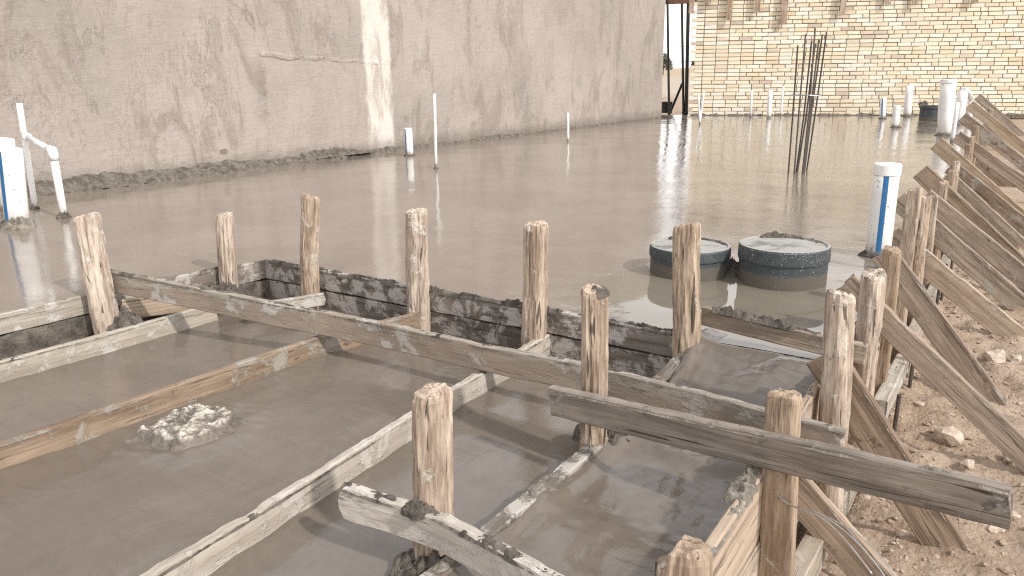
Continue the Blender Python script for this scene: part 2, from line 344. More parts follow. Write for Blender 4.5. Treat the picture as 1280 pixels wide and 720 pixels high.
M['lid_side'] = lid_mat('grey_pipe_plastic', False); M['lid_top'] = lid_mat('dusty_lid_plastic', True)

def simple(name, a, b, rough, scale=30, metal=0.0, bump=.2):
    T = NT(name); c = T.coord(rand=True); n = T.noise(c, scale, 6, .65)
    return T.done(T.mix(T.ramp(n, .35, .7), a, b), rough, T.bump(n, bump, .004), .4, metal)
M['rebar'] = simple('rebar_steel', (.075, .068, .062), (.15, .125, .105), .6, 60, .5)
M['black'] = simple('black_paint', (.018, .017, .017), (.045, .04, .037), .5)
M['rust'] = simple('rusty_steel', (.13, .07, .045), (.24, .13, .08), .8)
M['wire'] = simple('binding_wire', (.42, .42, .41), (.60, .59, .57), .35, 60, .8)
M['stone'] = mortar('pale_stone', (.40, .32, .25), (.60, .51, .42), .9, 25, .5, .01)
M['grit'] = mortar('grit', (.27, .20, .148), (.48, .395, .31), .95, 12, .4, .005)
M['leaf'] = simple('dusty_leaves', (.10, .105, .085), (.17, .165, .135), .8, 3)
M['bark'] = simple('bark', (.10, .08, .06), (.17, .14, .11), .9)

def soil():
    T = NT('dry_soil'); c = T.coord(); x, y, z = T.sep(c)
    n1 = T.noise(c, 2.2, 6, .6, .3); n2 = T.noise(c, 18, 8, .7); n3 = T.noise(c, 90, 5, .7); v = T.vor(c, 55)[0]
    k = T.mix(T.ramp(n1, .34, .66), (.325, .235, .168), (.405, .315, .238))
    k = T.mix(T.ramp(n2, .40, .70, 0, .6), k, (.45, .365, .285))
    k = T.mix(T.ramp(n3, .30, .46, .45, 0), k, (.23, .165, .115))
    k = T.mix(T.ramp(v, .12, .30, .35, 0), k, (.55, .475, .395))
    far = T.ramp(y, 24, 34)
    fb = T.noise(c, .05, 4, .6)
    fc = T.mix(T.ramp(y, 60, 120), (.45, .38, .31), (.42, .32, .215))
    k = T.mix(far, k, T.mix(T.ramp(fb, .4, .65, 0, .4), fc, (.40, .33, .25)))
    h = T.mth('ADD', n2, T.mth('ADD', T.mth('MULTIPLY', n3, .5), T.mth('MULTIPLY', v, -.4)))
    return T.done(k, .95, T.bump(h, .8, .018), .15)
M['soil'] = soil()

# ------------------------------------------------------------------ object helpers
def obj(name, verts, faces, mat, parent=None, mtx=None, smooth=False, mats=None, fmat=None):
    me = bpy.data.meshes.new(name); me.from_pydata([tuple(v) for v in verts], [], faces); me.update()
    for m in (mats or [mat]): me.materials.append(m)
    if fmat: me.polygons.foreach_set('material_index', fmat)
    if smooth: me.polygons.foreach_set('use_smooth', [True] * len(me.polygons))
    o = bpy.data.objects.new(name, me); col.objects.link(o)
    if mtx is not None: o.matrix_world = mtx
    if parent is not None:
        o.parent = parent
        if mtx is None: o.matrix_parent_inverse = Matrix()
        else: o.matrix_parent_inverse = parent.matrix_world.inverted() if False else Matrix(); o.matrix_basis = mtx
    return o
def tag(o, label=None, cat=None, group=None, kind=None):
    if label: o['label'] = label
    if cat: o['category'] = cat
    if group: o['group'] = group
    if kind: o['kind'] = kind
    return o
def empty(name, loc, label, cat, group=None, rz=0):
    o = bpy.data.objects.new(name, None); col.objects.link(o); o.location = loc; o.rotation_euler = (0, 0, rz); o.empty_display_size = .1
    return tag(o, label, cat, group)

ICO = None
def ico():
    global ICO
    if ICO is None:
        bm = bmesh.new(); bmesh.ops.create_icosphere(bm, subdivisions=2, radius=1)
        bm.verts.ensure_lookup_table()
        ICO = ([v.co.copy() for v in bm.verts], [tuple(v.index for v in f.verts) for f in bm.faces]); bm.free()
    return ICO
ICO1 = None
def ico1():
    global ICO1
    if ICO1 is None:
        bm = bmesh.new(); bmesh.ops.create_icosphere(bm, subdivisions=1, radius=1)
        ICO1 = ([v.co.copy() for v in bm.verts], [tuple(v.index for v in f.verts) for f in bm.faces]); bm.free()
    return ICO1
def blob(V, Fc, p, s, seed, rough=.45, fine=True):
    vs, fs = ico() if fine else ico1(); b = len(V)
    sx, sy, sz = s if isinstance(s, tuple) else (s, s, s)
    for v in vs:
        k = 1 + rough * nz(v.x * 1.3 + seed * 3.7, v.y * 1.3 + seed, v.z * 1.3 - seed) + rough * .5 * nz(v.x * 3 + seed, v.y * 3, v.z * 3)
        V.append((p[0] + v.x * sx * k, p[1] + v.y * sy * k, p[2] + v.z * sz * k))
    Fc.extend(tuple(i + b for i in f) for f in fs)
def ridge(name, path, width, amp, mat, parent=None, seed=1, up=(0, 0, 1), thr=0.0, sink=.008, step=.006, m=9, env=None, closed=False):
    """one continuous lumpy bead of mortar along a path; where the noise dips it sinks into what carries it"""
    P = [Vector(p) for p in path]; up = Vector(up).normalized(); Q = []
    for a, b in zip(P, P[1:]):
        k = max(1, int((b - a).length / step))
        Q += [a.lerp(b, i / k) for i in range(k)]
    Q.append(P[-1]); V, Fc = [], []; n = len(Q); sd = seed * 3.91
    for i, p in enumerate(Q):
        t = (Q[min(i + 1, n - 1)] - Q[max(i - 1, 0)]).normalized(); sdv = up.cross(t).normalized()
        w = width * (1 + .35 * nz(p.x * 9 + sd, p.y * 9, p.z * 9)); e = env(i / max(1, n - 1)) if env else 1.0
        for k in range(m):
            u = -1 + 2 * k / (m - 1); q = p + sdv * (u * w / 2)
            f = .75 * nz(q.x * 7 + sd, q.y * 7, q.z * 7) + .55 * nz(q.x * 26, q.y * 26 + sd, q.z * 26) + .42 * nz(q.x * 75, q.y * 75, q.z * 75 + sd) + .25 * nz(q.x * 170, q.y * 170, q.z * 170 + sd)
            h = amp * e * (f - thr + .25) * (1 - abs(u) ** 4)
            if h < 0: h *= .6
            h = max(h, -sink) - sink * abs(u) ** 3
            if i in (0, n - 1): h = -sink
            V.append(q + up * h + sdv * (.2 * amp * nz(q.x * 60, q.y * 60, q.z * 60 + 3 * sd)))
    for i in range(n - 1):
        for k in range(m - 1):
            a = i * m + k; Fc.append((a, a + 1, a + m + 1, a + m))
    return obj(name, V, Fc, mat, parent)
def mound(name, p, rx, ry, H, mat, parent=None, seed=1, rot=0.0):
    V, Fc = [], []; K = 44; n = 16; sd = seed * 2.77; c, s_ = math.cos(rot), math.sin(rot)
    for j in range(n + 1):
        q = j / n
        for i in range(K):
            a = 2 * math.pi * i / K; k = 1 + .35 * nz(math.cos(a) * 1.6 + sd, math.sin(a) * 1.6, 0)
            x, y = rx * q * k * math.cos(a), ry * q * k * math.sin(a); sc_ = 1 / max(rx, .02)
            f = .5 * nz(x * 1.6 * sc_ + sd, y * 1.6 * sc_, 1) + .42 * nz(x * 4 * sc_, y * 4 * sc_ + sd, 2) + .30 * nz(x * 10 * sc_, y * 10 * sc_, sd) + .18 * nz(x * 22 * sc_, y * 22 * sc_, sd)
            z = H * (1 - q * q) * (1 + .9 * f) + H * .5 * f * (1 - q ** 6) - (.012 if j == n else 0)
            V.append((p[0] + x * c - y * s_ + .1 * rx * f, p[1] + x * s_ + y * c, p[2] + z))
            if j == 0 and i: V[-1] = V[0]
    for j in range(n):
        for i in range(K):
            a = j * K + i; b = j * K + (i + 1) % K; Fc.append((a, a + K, b + K, b))
    return obj(name, V, Fc, mat, parent)

def board(name, pts, w, t, mat, label, cat='board', group=None, seed=0, mortar_top=0.0, mdark=True, face_lumps=0, chip=.006, end_rough=.006, parent=None, taper=0, flat=False, round_end=0.0, warpk=1.0):
    """plank standing on edge along a polyline of its top edge; local x = length, y = thickness, z = width (z=0 is the top edge)"""
    P = [Vector(p) for p in pts]; A, B = P[0], P[-1]
    ax = (B - A).normalized(); L = (B - A).length
    side = Vector((0, 0, 1)).cross(ax).normalized(); upv = ax.cross(side)
    if flat: side, upv = upv, -side
    mtx = Matrix((ax, side, upv)).transposed().to_4x4(); mtx.translation = A; inv = mtx.inverted()
    loc = [inv @ p for p in P]
    def off(x):
        for a, b in zip(loc, loc[1:]):
            if x <= b.x or b is loc[-1]:
                k = 0 if b.x == a.x else max(0, min(1, (x - a.x) / (b.x - a.x)))
                k = k * k * (3 - 2 * k) * .5 + k * .5
                return a.y + (b.y - a.y) * k, a.z + (b.z - a.z) * k
        return 0, 0
    n = max(6, int(L / .025)); bv = min(.004, t * .22)
    ht = t / 2
    prof = []
    m = 4
    for i in range(m + 1): prof.append((ht, -bv - (w - 2 * bv) * i / m))
    prof += [(ht - bv, -w), (-ht + bv, -w)]
    for i in range(m + 1): prof.append((-ht, -w + bv + (w - 2 * bv) * i / m))
    prof += [(-ht + bv, 0), (ht - bv, 0)]
    K = len(prof); V, Fc = [], []; sd = seed * 7.13
    for j in range(n + 1):
        x = L * j / n; oy, oz = off(x)
        warp = warpk * .006 * nz(x * 1.1, sd, 0); wl = warpk * .004 * nz(x * 1.4, sd, 9)
        for (y, z) in prof:
            ez = chip * (nz(x * 9, sd, 3) * .6 + nz(x * 31, sd, 5) * .5) if z > -w * .2 else chip * .6 * nz(x * 11, sd, 8)
            cp = nz(x * 6.0, sd, 21)
            if z > -w * .1 and cp > .34: ez -= (cp - .34) * chip * 6
            ex = 0
            if j in (0, n):
                ex = end_rough * (nz(y * 60, z * 45, sd + j) * 1.2 + nz(y * 150, z * 120, sd))
                if round_end and j == 0: ex += round_end * (abs(z + w / 2) / (w / 2)) ** 4
            wn = .0016 * nz(x * 14, z * 40 + sd, y * 30)
            V.append((x + ex, y + oy + warp + wn, z + oz + ez + wl))
    for j in range(n):
        for i in range(K):
            a = j * K + i; b = j * K + (i + 1) % K
            Fc.append((a, b, b + K, a + K))
    Fc.append(tuple(range(K - 1, -1, -1))); Fc.append(tuple(n * K + i for i in range(K)))
    o = obj(name, V, Fc, mat, parent, mtx)
    if label: tag(o, label, cat, group)
    if mortar_top > 0:
        nn = max(4, int(L / .05)); path = []
        for q in range(nn + 1):
            x = L * q / nn; oy, oz = off(x); path.append((x, oy, oz - .001 - chip * .4 + .004 * nz(x * 1.4, sd, 9)))
        ridge('mortar_ridge', path, t * 1.12, .013 * min(1.6, .75 + .4 * mortar_top), M['mortar_dark' if mdark else 'mortar_mid'], o, seed + 5, thr=.45 - .42 * min(1.6, mortar_top))
    return o

def post(name, top, base, wid, mat, label, cat='stake', group=None, seed=0, square=0, deep=.25, top_slope=.0, notch=0.0):
    """driven stake: split and weathered, fibres and cracks modelled as vertical grooves; local z up the axis, base at local 0"""
    T_, B_ = Vector(top), Vector(base)
    az = (T_ - B_).normalized(); B2 = B_ - az * deep; L = (T_ - B2).length
    axx = Vector((0, 1, 0)).cross(az).normalized(); ay = az.cross(axx)
    mtx = Matrix((axx, ay, az)).transposed().to_4x4(); mtx.translation = B2
    K = 48; n = max(10, int(L / .013)); sd = seed * 5.77; r0 = wid / 2
    if not top_slope: top_slope = .32 * math.sin(seed * 2.3)
    V, Fc = [], []
    def rad(th, z):
        c, s = math.cos(th), math.sin(th)
        if square:
            e = 7; q = (abs(c) ** e + abs(s) ** e) ** (-1 / e) * .94; am = .35
        else:
            q = 1 + .07 * math.cos(2 * th + sd) + .05 * math.cos(3 * th + sd * 2); am = 1
        g = nz(c * 3.4 + sd, s * 3.4, z * 4.2) * .09 + nz(c * 9, s * 9 + sd, z * 14.0) * .06 + nz(c * 17, s * 17 - sd, z * 20.0) * .05
        ck = nz(c * 3.2 - sd, s * 3.2, z * .9 + 7)
        if ck > .30: g -= min(.10, (ck - .30) * .8)
        return r0 * (q + am * g)
    for j in range(n + 1):
        z = L * j / n; bx = .012 * nz(z * 2, sd, 1); by = .012 * nz(z * 2, sd, 7); tp = 1.06 - .08 * z / L
        for i in range(K):
            th = 2 * math.pi * i / K; rr = rad(th, z) * tp; zz = z
            if j == n: rr *= .93; zz += .006 * nz(math.cos(th) * 4, math.sin(th) * 4, sd)
            if j >= n - 1: zz += top_slope * rr * math.cos(th + sd)
            x, y = bx + rr * math.cos(th), by + rr * math.sin(th)
            if notch and j >= n - 3 and x < -.15 * r0: zz -= notch * (.5 + .5 * (j == n))
            V.append((x, y, zz))
    for j in range(n):
        for i in range(K):
            a = j * K + i; b = j * K + (i + 1) % K; Fc.append((a, b, b + K, a + K))
    prev = n * K
    for q in (.72, .42, .16):
        s = len(V)
        for i in range(K):
            p = V[n * K + i]; x, y = p[0] * q, p[1] * q
            zz = L + .009 * nz(x * 90 + sd, y * 90, 3) + .005 + top_slope * (x * math.cos(sd) - y * math.sin(sd))
            if notch and x < -.15 * r0: zz -= notch
            V.append((x, y, zz))
        for i in range(K):
            Fc.append((prev + i, prev + (i + 1) % K, s + (i + 1) % K, s + i))
        prev = s
    Fc.append(tuple(prev + i for i in range(K)))
    return tag(obj(name, V, Fc, mat, None, mtx), label, cat, group)

def tube(V, Fc, pts, r, K=16, r_in=None, open_top=False, cap=True):
    P = [Vector(p) for p in pts]; b = len(V); prevx = None
    for j, p in enumerate(P):
        d = (P[min(j + 1, len(P) - 1)] - P[max(j - 1, 0)]).normalized()
        x = prevx - d * prevx.dot(d) if prevx is not None else (Vector((1, 0, 0)) if abs(d.x) < .9 else Vector((0, 1, 0)))
        x = (x - d * x.dot(d)).normalized(); y = d.cross(x); prevx = x
        rj = r[j] if isinstance(r, (list, tuple)) else r
        for i in range(K):
            a = 2 * math.pi * i / K; V.append(p + (x * math.cos(a) + y * math.sin(a)) * rj)
    n = len(P)
    for j in range(n - 1):
        for i in range(K):
            a = b + j * K + i; c = b + j * K + (i + 1) % K; Fc.append((a, c, c + K, a + K))
    if cap:
        Fc.append(tuple(b + i for i in range(K - 1, -1, -1)))
        if not open_top: Fc.append(tuple(b + (n - 1) * K + i for i in range(K)))
    if open_top:
        d = (P[-1] - P[-2]).normalized(); s = len(V)
        for k, (q, dz) in enumerate(((.86, 0), (.86, -.06))):
            for i in range(K):
                v = V[b + (n - 1) * K + i]; V.append(P[-1] + (Vector(v) - P[-1]) * q + d * dz)
        for i in range(K):
            a = b + (n - 1) * K + i; c = b + (n - 1) * K + (i + 1) % K
            Fc.append((a, c, s + (i + 1) % K, s + i)); Fc.append((s + i, s + (i + 1) % K, s + K + (i + 1) % K, s + K + i))
        Fc.append(tuple(s + K + i for i in range(K)))

# ------------------------------------------------------------------ ground, slab and stair concrete
FORM = lambda Y: -.42 - .028 * Y          # centre line of the edge form on the right
def gz(x, y):
    z = -.435 + max(0, min(8.5, y - 9.0)) * .044
    return z
def axis(fine_a, fine_b, step, lo, hi, g=1.35):
    xs = []; x = fine_a
    while x <= fine_b + 1e-6: xs.append(x); x += step
    s = step; x = fine_a
    while x > lo: s *= g; x -= s; xs.insert(0, max(x, lo))
    s = step; x = fine_b
    while x < hi: s *= g; x += s; xs.append(min(x, hi))
    return xs
def refine(v, a, b, st):
    q = [x for x in v if x < a or x > b]; k = a
    while k <= b: q.append(k); k += st
    return sorted(q)
def sheet(name, xs, ys, zf, mat, mask=None, smooth=True):
    V = [(x, y, zf(x, y)) for y in ys for x in xs]; nx = len(xs); Fc = []
    for j in range(len(ys) - 1):
        for i in range(nx - 1):
            if mask and not mask((xs[i] + xs[i + 1]) / 2, (ys[j] + ys[j + 1]) / 2): continue
            Fc.append((j * nx + i, j * nx + i + 1, (j + 1) * nx + i + 1, (j + 1) * nx + i))
    o = obj(name, V, Fc, mat, smooth=smooth)
    return tag(o, kind='structure')
def ground_z(x, y):
    z = gz(x, y)
    if -1 < x < 3 and -1 < y < 9:
        e = min(1, (x + 1) * 2, (3 - x), (9 - y))
        z += max(0, e) * (.035 * fz(x, y, 0, 2.2, 3) + .028 * fz(x, y, 4, 9, 5) + .010 * fz(x, y, 2, 40, 3))
    if x < FORM(y) - .02 and -7.5 < x and y < 20: z = min(z, -.5)
    return z
sheet('ground', axis(-.55, 1.3, .018, -700, 700), axis(1.2, 6.2, .022, -300, 1600), ground_z, M['soil'])

def slab_z(x, y):
    return .004 * fz(x, y, 1, 1.5, 3) - .006
xs = refine(axis(-6.9, -.30, .055, -7.0, -.25), -3.58, -3.28, .012); ys = refine(axis(-4, 18.5, .055, -4.1, 21), 2.04, 2.705, .018)
def slab_mask(x, y):
    if x > FORM(y) + .01: return False
    if y < 2.692 and x > (-3.56 + max(0, min(y, 2.1) - .72) * .052 if y < 2.1 else -3.478 + (y - 2.1) * .229): return False
    if (x + 6.25) * .397 > (y - 16.1) * .917 * 1.0 + 0 and False: return False
    return y < 16.25 + (x + 6.25) * .433 + .1
sheet('wet_slab', xs, ys, slab_z, M['slab'], slab_mask)

def low_z(x, y):
    z = -.19
    bay = max(0, min(1, (x + 1.03) / .05))
    z += bay * .055
    back = bay * max(0, min(1, (y - 2.22) / .45)); back = back * back * (3 - 2 * back) * max(.55, min(1, (x + 1.05) / .40), min(1, (y - 2.40) / .28))
    z += back * .125
    # slumped ridge under the crossing boards and against the fouled boards
    z += bay * .030 * math.exp(-((y - 2.03 + .05 * nz(x, y, 0, 5)) / .07) ** 2) * (1 + .6 * fz(x, y, 3, 14, 4))
    # smeared shoulder on the right of the buried board
    z += bay * .022 * math.exp(-((x + .965) / .045) ** 2) * (1 + .9 * fz(x * 1.5, y * .3, 3, 16, 4))
    if y < 2.6:
        for bx in (-3.22, -2.50 + max(0, y - .4) * .055 + max(0, y - 2.16) * .25, -1.49 - max(0, y - .83) * .075):
            z += .009 * math.exp(-((x - bx) / .040) ** 2) * (1 + nz(x, y, 1, 9)) * (1 - bay)
    a = .0025 * fz(x, y, 5, 3, 4) + .0012 * nz(x, y * .3, 2, 22)
    if bay > .5: a += .0025 * nz(x * 4 + .3 * y, y * .8, 6, 6) + .0013 * fz(x, y, 8, 20, 3) + back * (1 - max(0, min(1, (y - 2.6) / .1))) * (.010 * fz(x * .8 + .3 * y, y * 1.5, 8, 13, 4) + .012 * max(0, min(1, (x + .93) / .12)) * (.25 - abs(nz(x * 7 + 2 * y + .5 * nz(x, y, 3, 14), y * 16, 3))))
    # worked rings around the mortar lump
    d = math.hypot((x + 2.22) / 1.0, (y - 1.44) / 1.35)
    a += .008 * math.exp(-((d - .15) / .05) ** 2) * (1 + .8 * fz(x, y, 3, 25, 3))
    return z + a
sheet('stair_concrete', refine(axis(-3.56, -.42, .022, -3.6, -.41), -1.04, -.43, .009), refine(axis(-.5, 2.79, .022, -1.6, 2.80), 1.0, 2.79, .009), low_z, M['low'], lambda x, y: x < FORM(y) + .005)

# ------------------------------------------------------------------ rendered wall on the left
def left_wall():
    root = empty('rendered_wall', (-6.9, 5, 0), 'tall grey cement rendered wall with a pale vertical strip, along the left of the wet slab', 'wall')
    fx = lambda y: -6.83 + (y - 5.84) * .0431
    ys_ = [-7 + i * .07 for i in range(int((15.13 + 7) / .07) + 1)] + [15.13]; zs = [-.5, -.2] + [i * .06 for i in range(61)]
    V, Fc = [], []; nzs = len(zs)
    for y in ys_:
        for z in zs:
            d = .012 * fz(y, z * .6, 3, 1.1, 4) + .004 * fz(y, z, 9, 6, 3)
            V.append((fx(y) + d, y, z))
    n = len(ys_)
    for j in range(n - 1):
        for i in range(nzs - 1): Fc.append((j * nzs + i, j * nzs + i + 1, (j + 1) * nzs + i + 1, (j + 1) * nzs + i))
    b = len(V); t = .26
    for y in ys_:
        for z in (zs[0], zs[-1]): V.append((fx(y) - t, y, z))
    for j in range(n - 1):
        Fc.append((j * nzs + nzs - 1, b + 2 * j + 1, b + 2 * j + 3, (j + 1) * nzs + nzs - 1))
        Fc.append((b + 2 * j, b + 2 * j + 2, b + 2 * j + 3, b + 2 * j + 1))
    Fc.append(tuple((n - 1) * nzs + i for i in range(nzs)) + (b + 2 * n - 1, b + 2 * n - 2))
    Fc.append((b, b + 1) + tuple(nzs - 1 - i for i in range(nzs)))
    o = obj('wall_face', V, Fc, M['plaster'], smooth=False); par(o, root)
    # raised lip where the patch coat stops
    path = [(fx(5.70 + 1.70 * i / 40) + .004, 5.70 + 1.70 * i / 40, 1.125 - .045 * 1.7 * i / 40 + .022 * nz(i * .17, 0, 0)) for i in range(41)]
    par(ridge('render_lip', path, .06, .009, M['plaster'], None, 3, up=(1, 0, 0), thr=-.05, step=.01), root)
    path = [(fx(5.74) + .004, 5.73 + .02 * nz(i * .3, 4, 0), 1.12 - .98 * i / 30) for i in range(31)]
    par(ridge('render_lip', path, .04, .010, M['plaster'], None, 4, up=(1, 0, 0), thr=.18, step=.01), root)
    # lumpy mortar skirt at the foot
    V, Fc = [], []; ysk = [-2 + i * .03 for i in range(int(17.1 / .03))]; K = 9
    for y in ysk:
        big = max(.40, 1.0 - max(0, y - 3.0) * .10) * (1 + .5 * max(0, nz(y * .9, 3, 0)))
        if 6.1 < y < 7.0: big += .35
        H_ = (.115 + .05 * fz(y, 0, 0, 2.2, 3)) * big; W_ = (.15 + .07 * fz(y, 5, 0, 1.7, 3)) * big
        for k in range(K):
            u = k / (K - 1); rr = .016 * fz(y, u * .3, 2, 22, 4) * big
            V.append((fx(y) - .02 + W_ * u ** .9 + rr, y, H_ * (1 - u) ** 1.25 + rr - .012 * u))
    for j in range(len(ysk) - 1):
        for k in range(K - 1): Fc.append((j * K + k, (j + 1) * K + k, (j + 1) * K + k + 1, j * K + k + 1))
    par(obj('mortar_skirt', V, Fc, M['mortar_damp']), root)
    for a, b, am in ((6.25, 7.15, .05),):
        path = [(fx(a + (b - a) * i / 20) + .055, a + (b - a) * i / 20, .03) for i in range(21)]
        par(ridge('mortar_ridge', path, .11, am, M['mortar_damp'], None, int(a), thr=.02, step=.012, env=lambda t: math.sin(math.pi * t) ** .7), root)
def par(o, root):
    bpy.context.view_layer.update()
    mw = o.matrix_world.copy(); o.parent = root; o.matrix_parent_inverse = root.matrix_world.inverted(); o.matrix_world = mw
    return o
left_wall()

# ------------------------------------------------------------------ cream brick wall at the back
def back_wall():
    ax = Vector((.917, .397, 0)).normalized(); ny = Vector((ax.y, -ax.x, 0))      # ny faces the slab
    mtx = Matrix((ax, -ny, Vector((0, 0, 1)))).transposed().to_4x4(); mtx.translation = Vector((-6.25, 16.109, 0))
    root = bpy.data.objects.new('brick_wall', None); col.objects.link(root); root.matrix_world = mtx
    tag(root, 'cream brick wall with toothed left edge and hanging plank stubs, at the back of the slab', 'wall')
    r = random.Random(11); V, Fc, tones = [], [], []
    L = 14.0; ch = .0765; hb = .0655
    for k in range(-3, 40):
        z0 = k * ch + .004; x = -.0 if k % 2 == 0 else .085
        first = True
        while x < L:
            bl = .235 if not first else (.235 if k % 2 == 0 else .15)
            if not first and r.random() < .10: bl = r.choice((.115, .18))
            first = False
            g = r.uniform(.009, .016); d = r.gauss(0, .0025); dz = r.gauss(0, .0018); rot = r.gauss(0, .002)
            z1 = z0 + dz + .006 * nz(x * .5, k * .7, 0); b = len(V); bv = .004
            for (dx, dzz, dy) in ((bv, bv, 0), (bl - bv, bv, 0), (bl - bv, hb - bv, 0), (bv, hb - bv, 0), (0, 0, .006), (bl, 0, .006), (bl, hb, .006), (0, hb, .006), (0, 0, .1), (bl, 0, .1), (bl, hb, .1), (0, hb, .1)):
                V.append((x + dx + r.gauss(0, .0012), d + dy, z1 + dzz + rot * dx + r.gauss(0, .0012)))
            Fc += [(b, b + 1, b + 2, b + 3)]
            for q in range(4):
                q2 = (q + 1) % 4; Fc += [(b + q2, b + q, b + 4 + q, b + 4 + q2), (b + 4 + q2, b + 4 + q, b + 8 + q, b + 8 + q2)]
            u = r.random()
            base = (.76, .68, .52) if u < .42 else (.78, .73, .62) if u < .72 else (.71, .60, .42) if u < .90 else (.66, .56, .44) if u < .97 else (.52, .43, .35)
            s = r.uniform(.92, 1.06); tones += [tuple(c * s for c in base)] * 9
            x += bl + g
    o = obj('bricks', V, Fc, M['brick'])
    at = o.data.color_attributes.new('tone', 'FLOAT_COLOR', 'CORNER'); i = 0
    for p, tc in zip(o.data.polygons, tones):
        for li in p.loop_indices: at.data[li].color = (*tc, 1)
    o.parent = root
    V = [(x, y, z) for x in (.10, L) for y in (.010, .24) for z in (-.6, 3.06)]
    o = obj('mortar_bed', V, [(0, 1, 5, 4), (2, 6, 7, 3), (0, 2, 3, 1), (4, 5, 7, 6), (1, 3, 7, 5), (0, 4, 6, 2)], M['joint']); o.parent = root
    ridge('mortar_skirt', [(.03, -.03, -.005), (6, -.04, -.005), (13.5, -.05, -.005)], .16, .05, M['mortar_dark'], root, 2, thr=-.1, step=.03)
    bo = board('beam_board', [(.0, -.05, 2.62), (13.6, -.05, 2.62)], .24, .03, M['plank_rust'], None, seed=50, parent=root)
    names = ['short brown plank stub at the far left corner of the brick wall top', 'stub of plank at the brick wall top, barely dipping into view beside the corner one', 'brown plank stub hanging on the brick wall left of the rebar, middle length', 'short plank stub on the brick wall just left of the longest one',
             'longest brown plank stub on the brick wall, directly above the rebar bundle', 'plank stub on the brick wall just right of the rebar tops', 'small plank stub on the brick wall above the short capped pipes', 'small plank stub on the brick wall above the tall slim back pipe', 'rightmost plank stub at the top of the brick wall']
    for i, (x, z) in enumerate(D['stubs']):
        p0 = mtx @ Vector((x, -.085, 2.66)); p1 = mtx @ Vector((x, -.085, z))
        hw = .05 if i != 4 else .055
        V = []; nn = 12
        for j in range(nn + 1):
            zz = 2.66 + (z - 2.66) * j / nn
            for (a, b) in ((-hw, -.016), (hw, -.016), (hw, .016), (-hw, .016)):
                V.append((a + .005 * nz(zz * 3, a * 9, i), b, zz + (.02 * nz(a * 30, b * 40, i) if j == nn else 0)))
        Fc = [(j * 4 + q, j * 4 + (q + 1) % 4, j * 4 + 4 + (q + 1) % 4, j * 4 + 4 + q) for j in range(nn) for q in range(4)] + [(0, 3, 2, 1), (nn * 4, nn * 4 + 1, nn * 4 + 2, nn * 4 + 3)]
        m2 = mtx.copy(); m2.translation = mtx @ Vector((x, -.085, 0))
        tag(obj('plank_stub', V, Fc, M['stud'], None, m2), names[i], 'plank', 'plank stubs hanging on the brick wall')
back_wall()

# ------------------------------------------------------------------ the gap between the walls: props, bucket, far field
gp = D['gap_poles']
pl = ['thin black steel prop nearest the rendered wall, in the gap', 'middle black steel prop in the gap, beside the brick wall corner', 'black steel prop touching the toothed end of the brick wall']
for (t, b), lb, rr in zip(gp, pl, (.026, .028, .04)):
    V, Fc = [], []; tb = Vector(b) + Vector((0, 0, -.2)); tube(V, Fc, [tb, Vector(t) + Vector((0, 0, .4))], rr, 10)
    b2 = len(V); tube(V, Fc, [Vector(b) + Vector((0, 0, .0)), Vector(b) + Vector((0, 0, .03))], rr * 2, 10)
    tag(obj('steel_prop', V, Fc, M['black']), lb, 'prop', 'steel props in the gap')
V, Fc = [], []; tube(V, Fc, [D['gap_brace'][0], D['gap_brace'][1]], .028, 8)
tag(obj('steel_brace', V, Fc, M['black']), 'short slanting black strut leaning between the steel props', 'strut')
p = Vector(gp[0][0]); q = Vector(gp[2][0])
o = board('steel_lintel', [(p.x - 1.2, p.y - .15, 2.42), (q.x + .35, q.y - .25, 2.42)], .16, .10, M['rust'], 'rusty brown lintel spanning the gap on top of the black props', 'lintel', seed=61)
bk = Vector(D['gap_bucket']); root = empty('black_bucket', bk, 'black bucket at the foot of the left steel prop in the gap', 'bucket')
V, Fc = [], []; tube(V, Fc, [(0, 0, 0), (0, 0, .24)], [.11, .15], 20, open_top=True); o = obj('bucket_body', V, Fc, M['black'], root)
V, Fc = [], []; tube(V, Fc, [(.15 * math.cos(a), 0, .24 + .09 * math.sin(a)) for a in [math.pi * i / 10 for i in range(11)]], .005, 6); obj('handle', V, Fc, M['wire'], root)
# far trees: two dusty crowns beyond the field
def tree(x, y, h, seed, label):
    root = empty('tree', (x, y, -.1), label, 'tree', 'far trees beyond the field'); r = random.Random(seed)
    V, Fc = [], []
    tube(V, Fc, [(0, 0, -.3), (.1, .0, h * .35), (.0, .1, h * .7)], [.28, .2, .08], 8)
    for i in range(6):
        a = r.uniform(0, 6.28); tube(V, Fc, [(.05, .02, h * .33), (math.cos(a) * h * .2, math.sin(a) * h * .2, h * r.uniform(.5, .75))], [.1, .03], 6)
    obj('trunk', V, Fc, M['bark'], root); V, Fc = [], []
    cl = [(r.gauss(0, h * .2), r.gauss(0, h * .2), h * r.uniform(.4, .95)) for _ in range(26)]
    for c in cl:
        for _ in range(60):
            p = Vector(c) + Vector((r.gauss(0, 1), r.gauss(0, 1), r.gauss(0, .8))) * h * .065
            u = Vector((r.gauss(0, 1), r.gauss(0, 1), r.gauss(0, 1))).normalized() * .22; w_ = u.orthogonal().normalized() * .13; b = len(V)
            V += [p - u, p + w_, p + u, p - w_]; Fc.append((b, b + 1, b + 2, b + 3))
    obj('crown', V, Fc, M['leaf'], root)
dirg = Vector((-6.99, 17.1, 0))
for k, (s, dx, h, lb) in enumerate(((6.6, -1.6, 2.9, 'larger dusty tree on the horizon seen through the gap, beside the rendered wall'), (8.2, 3.4, 2.2, 'smaller dusty tree on the horizon in the gap, seen between the props'))):
    c = dirg * s; tree(c.x + dx, c.y + .5 * dx, h, 20 + k, lb)
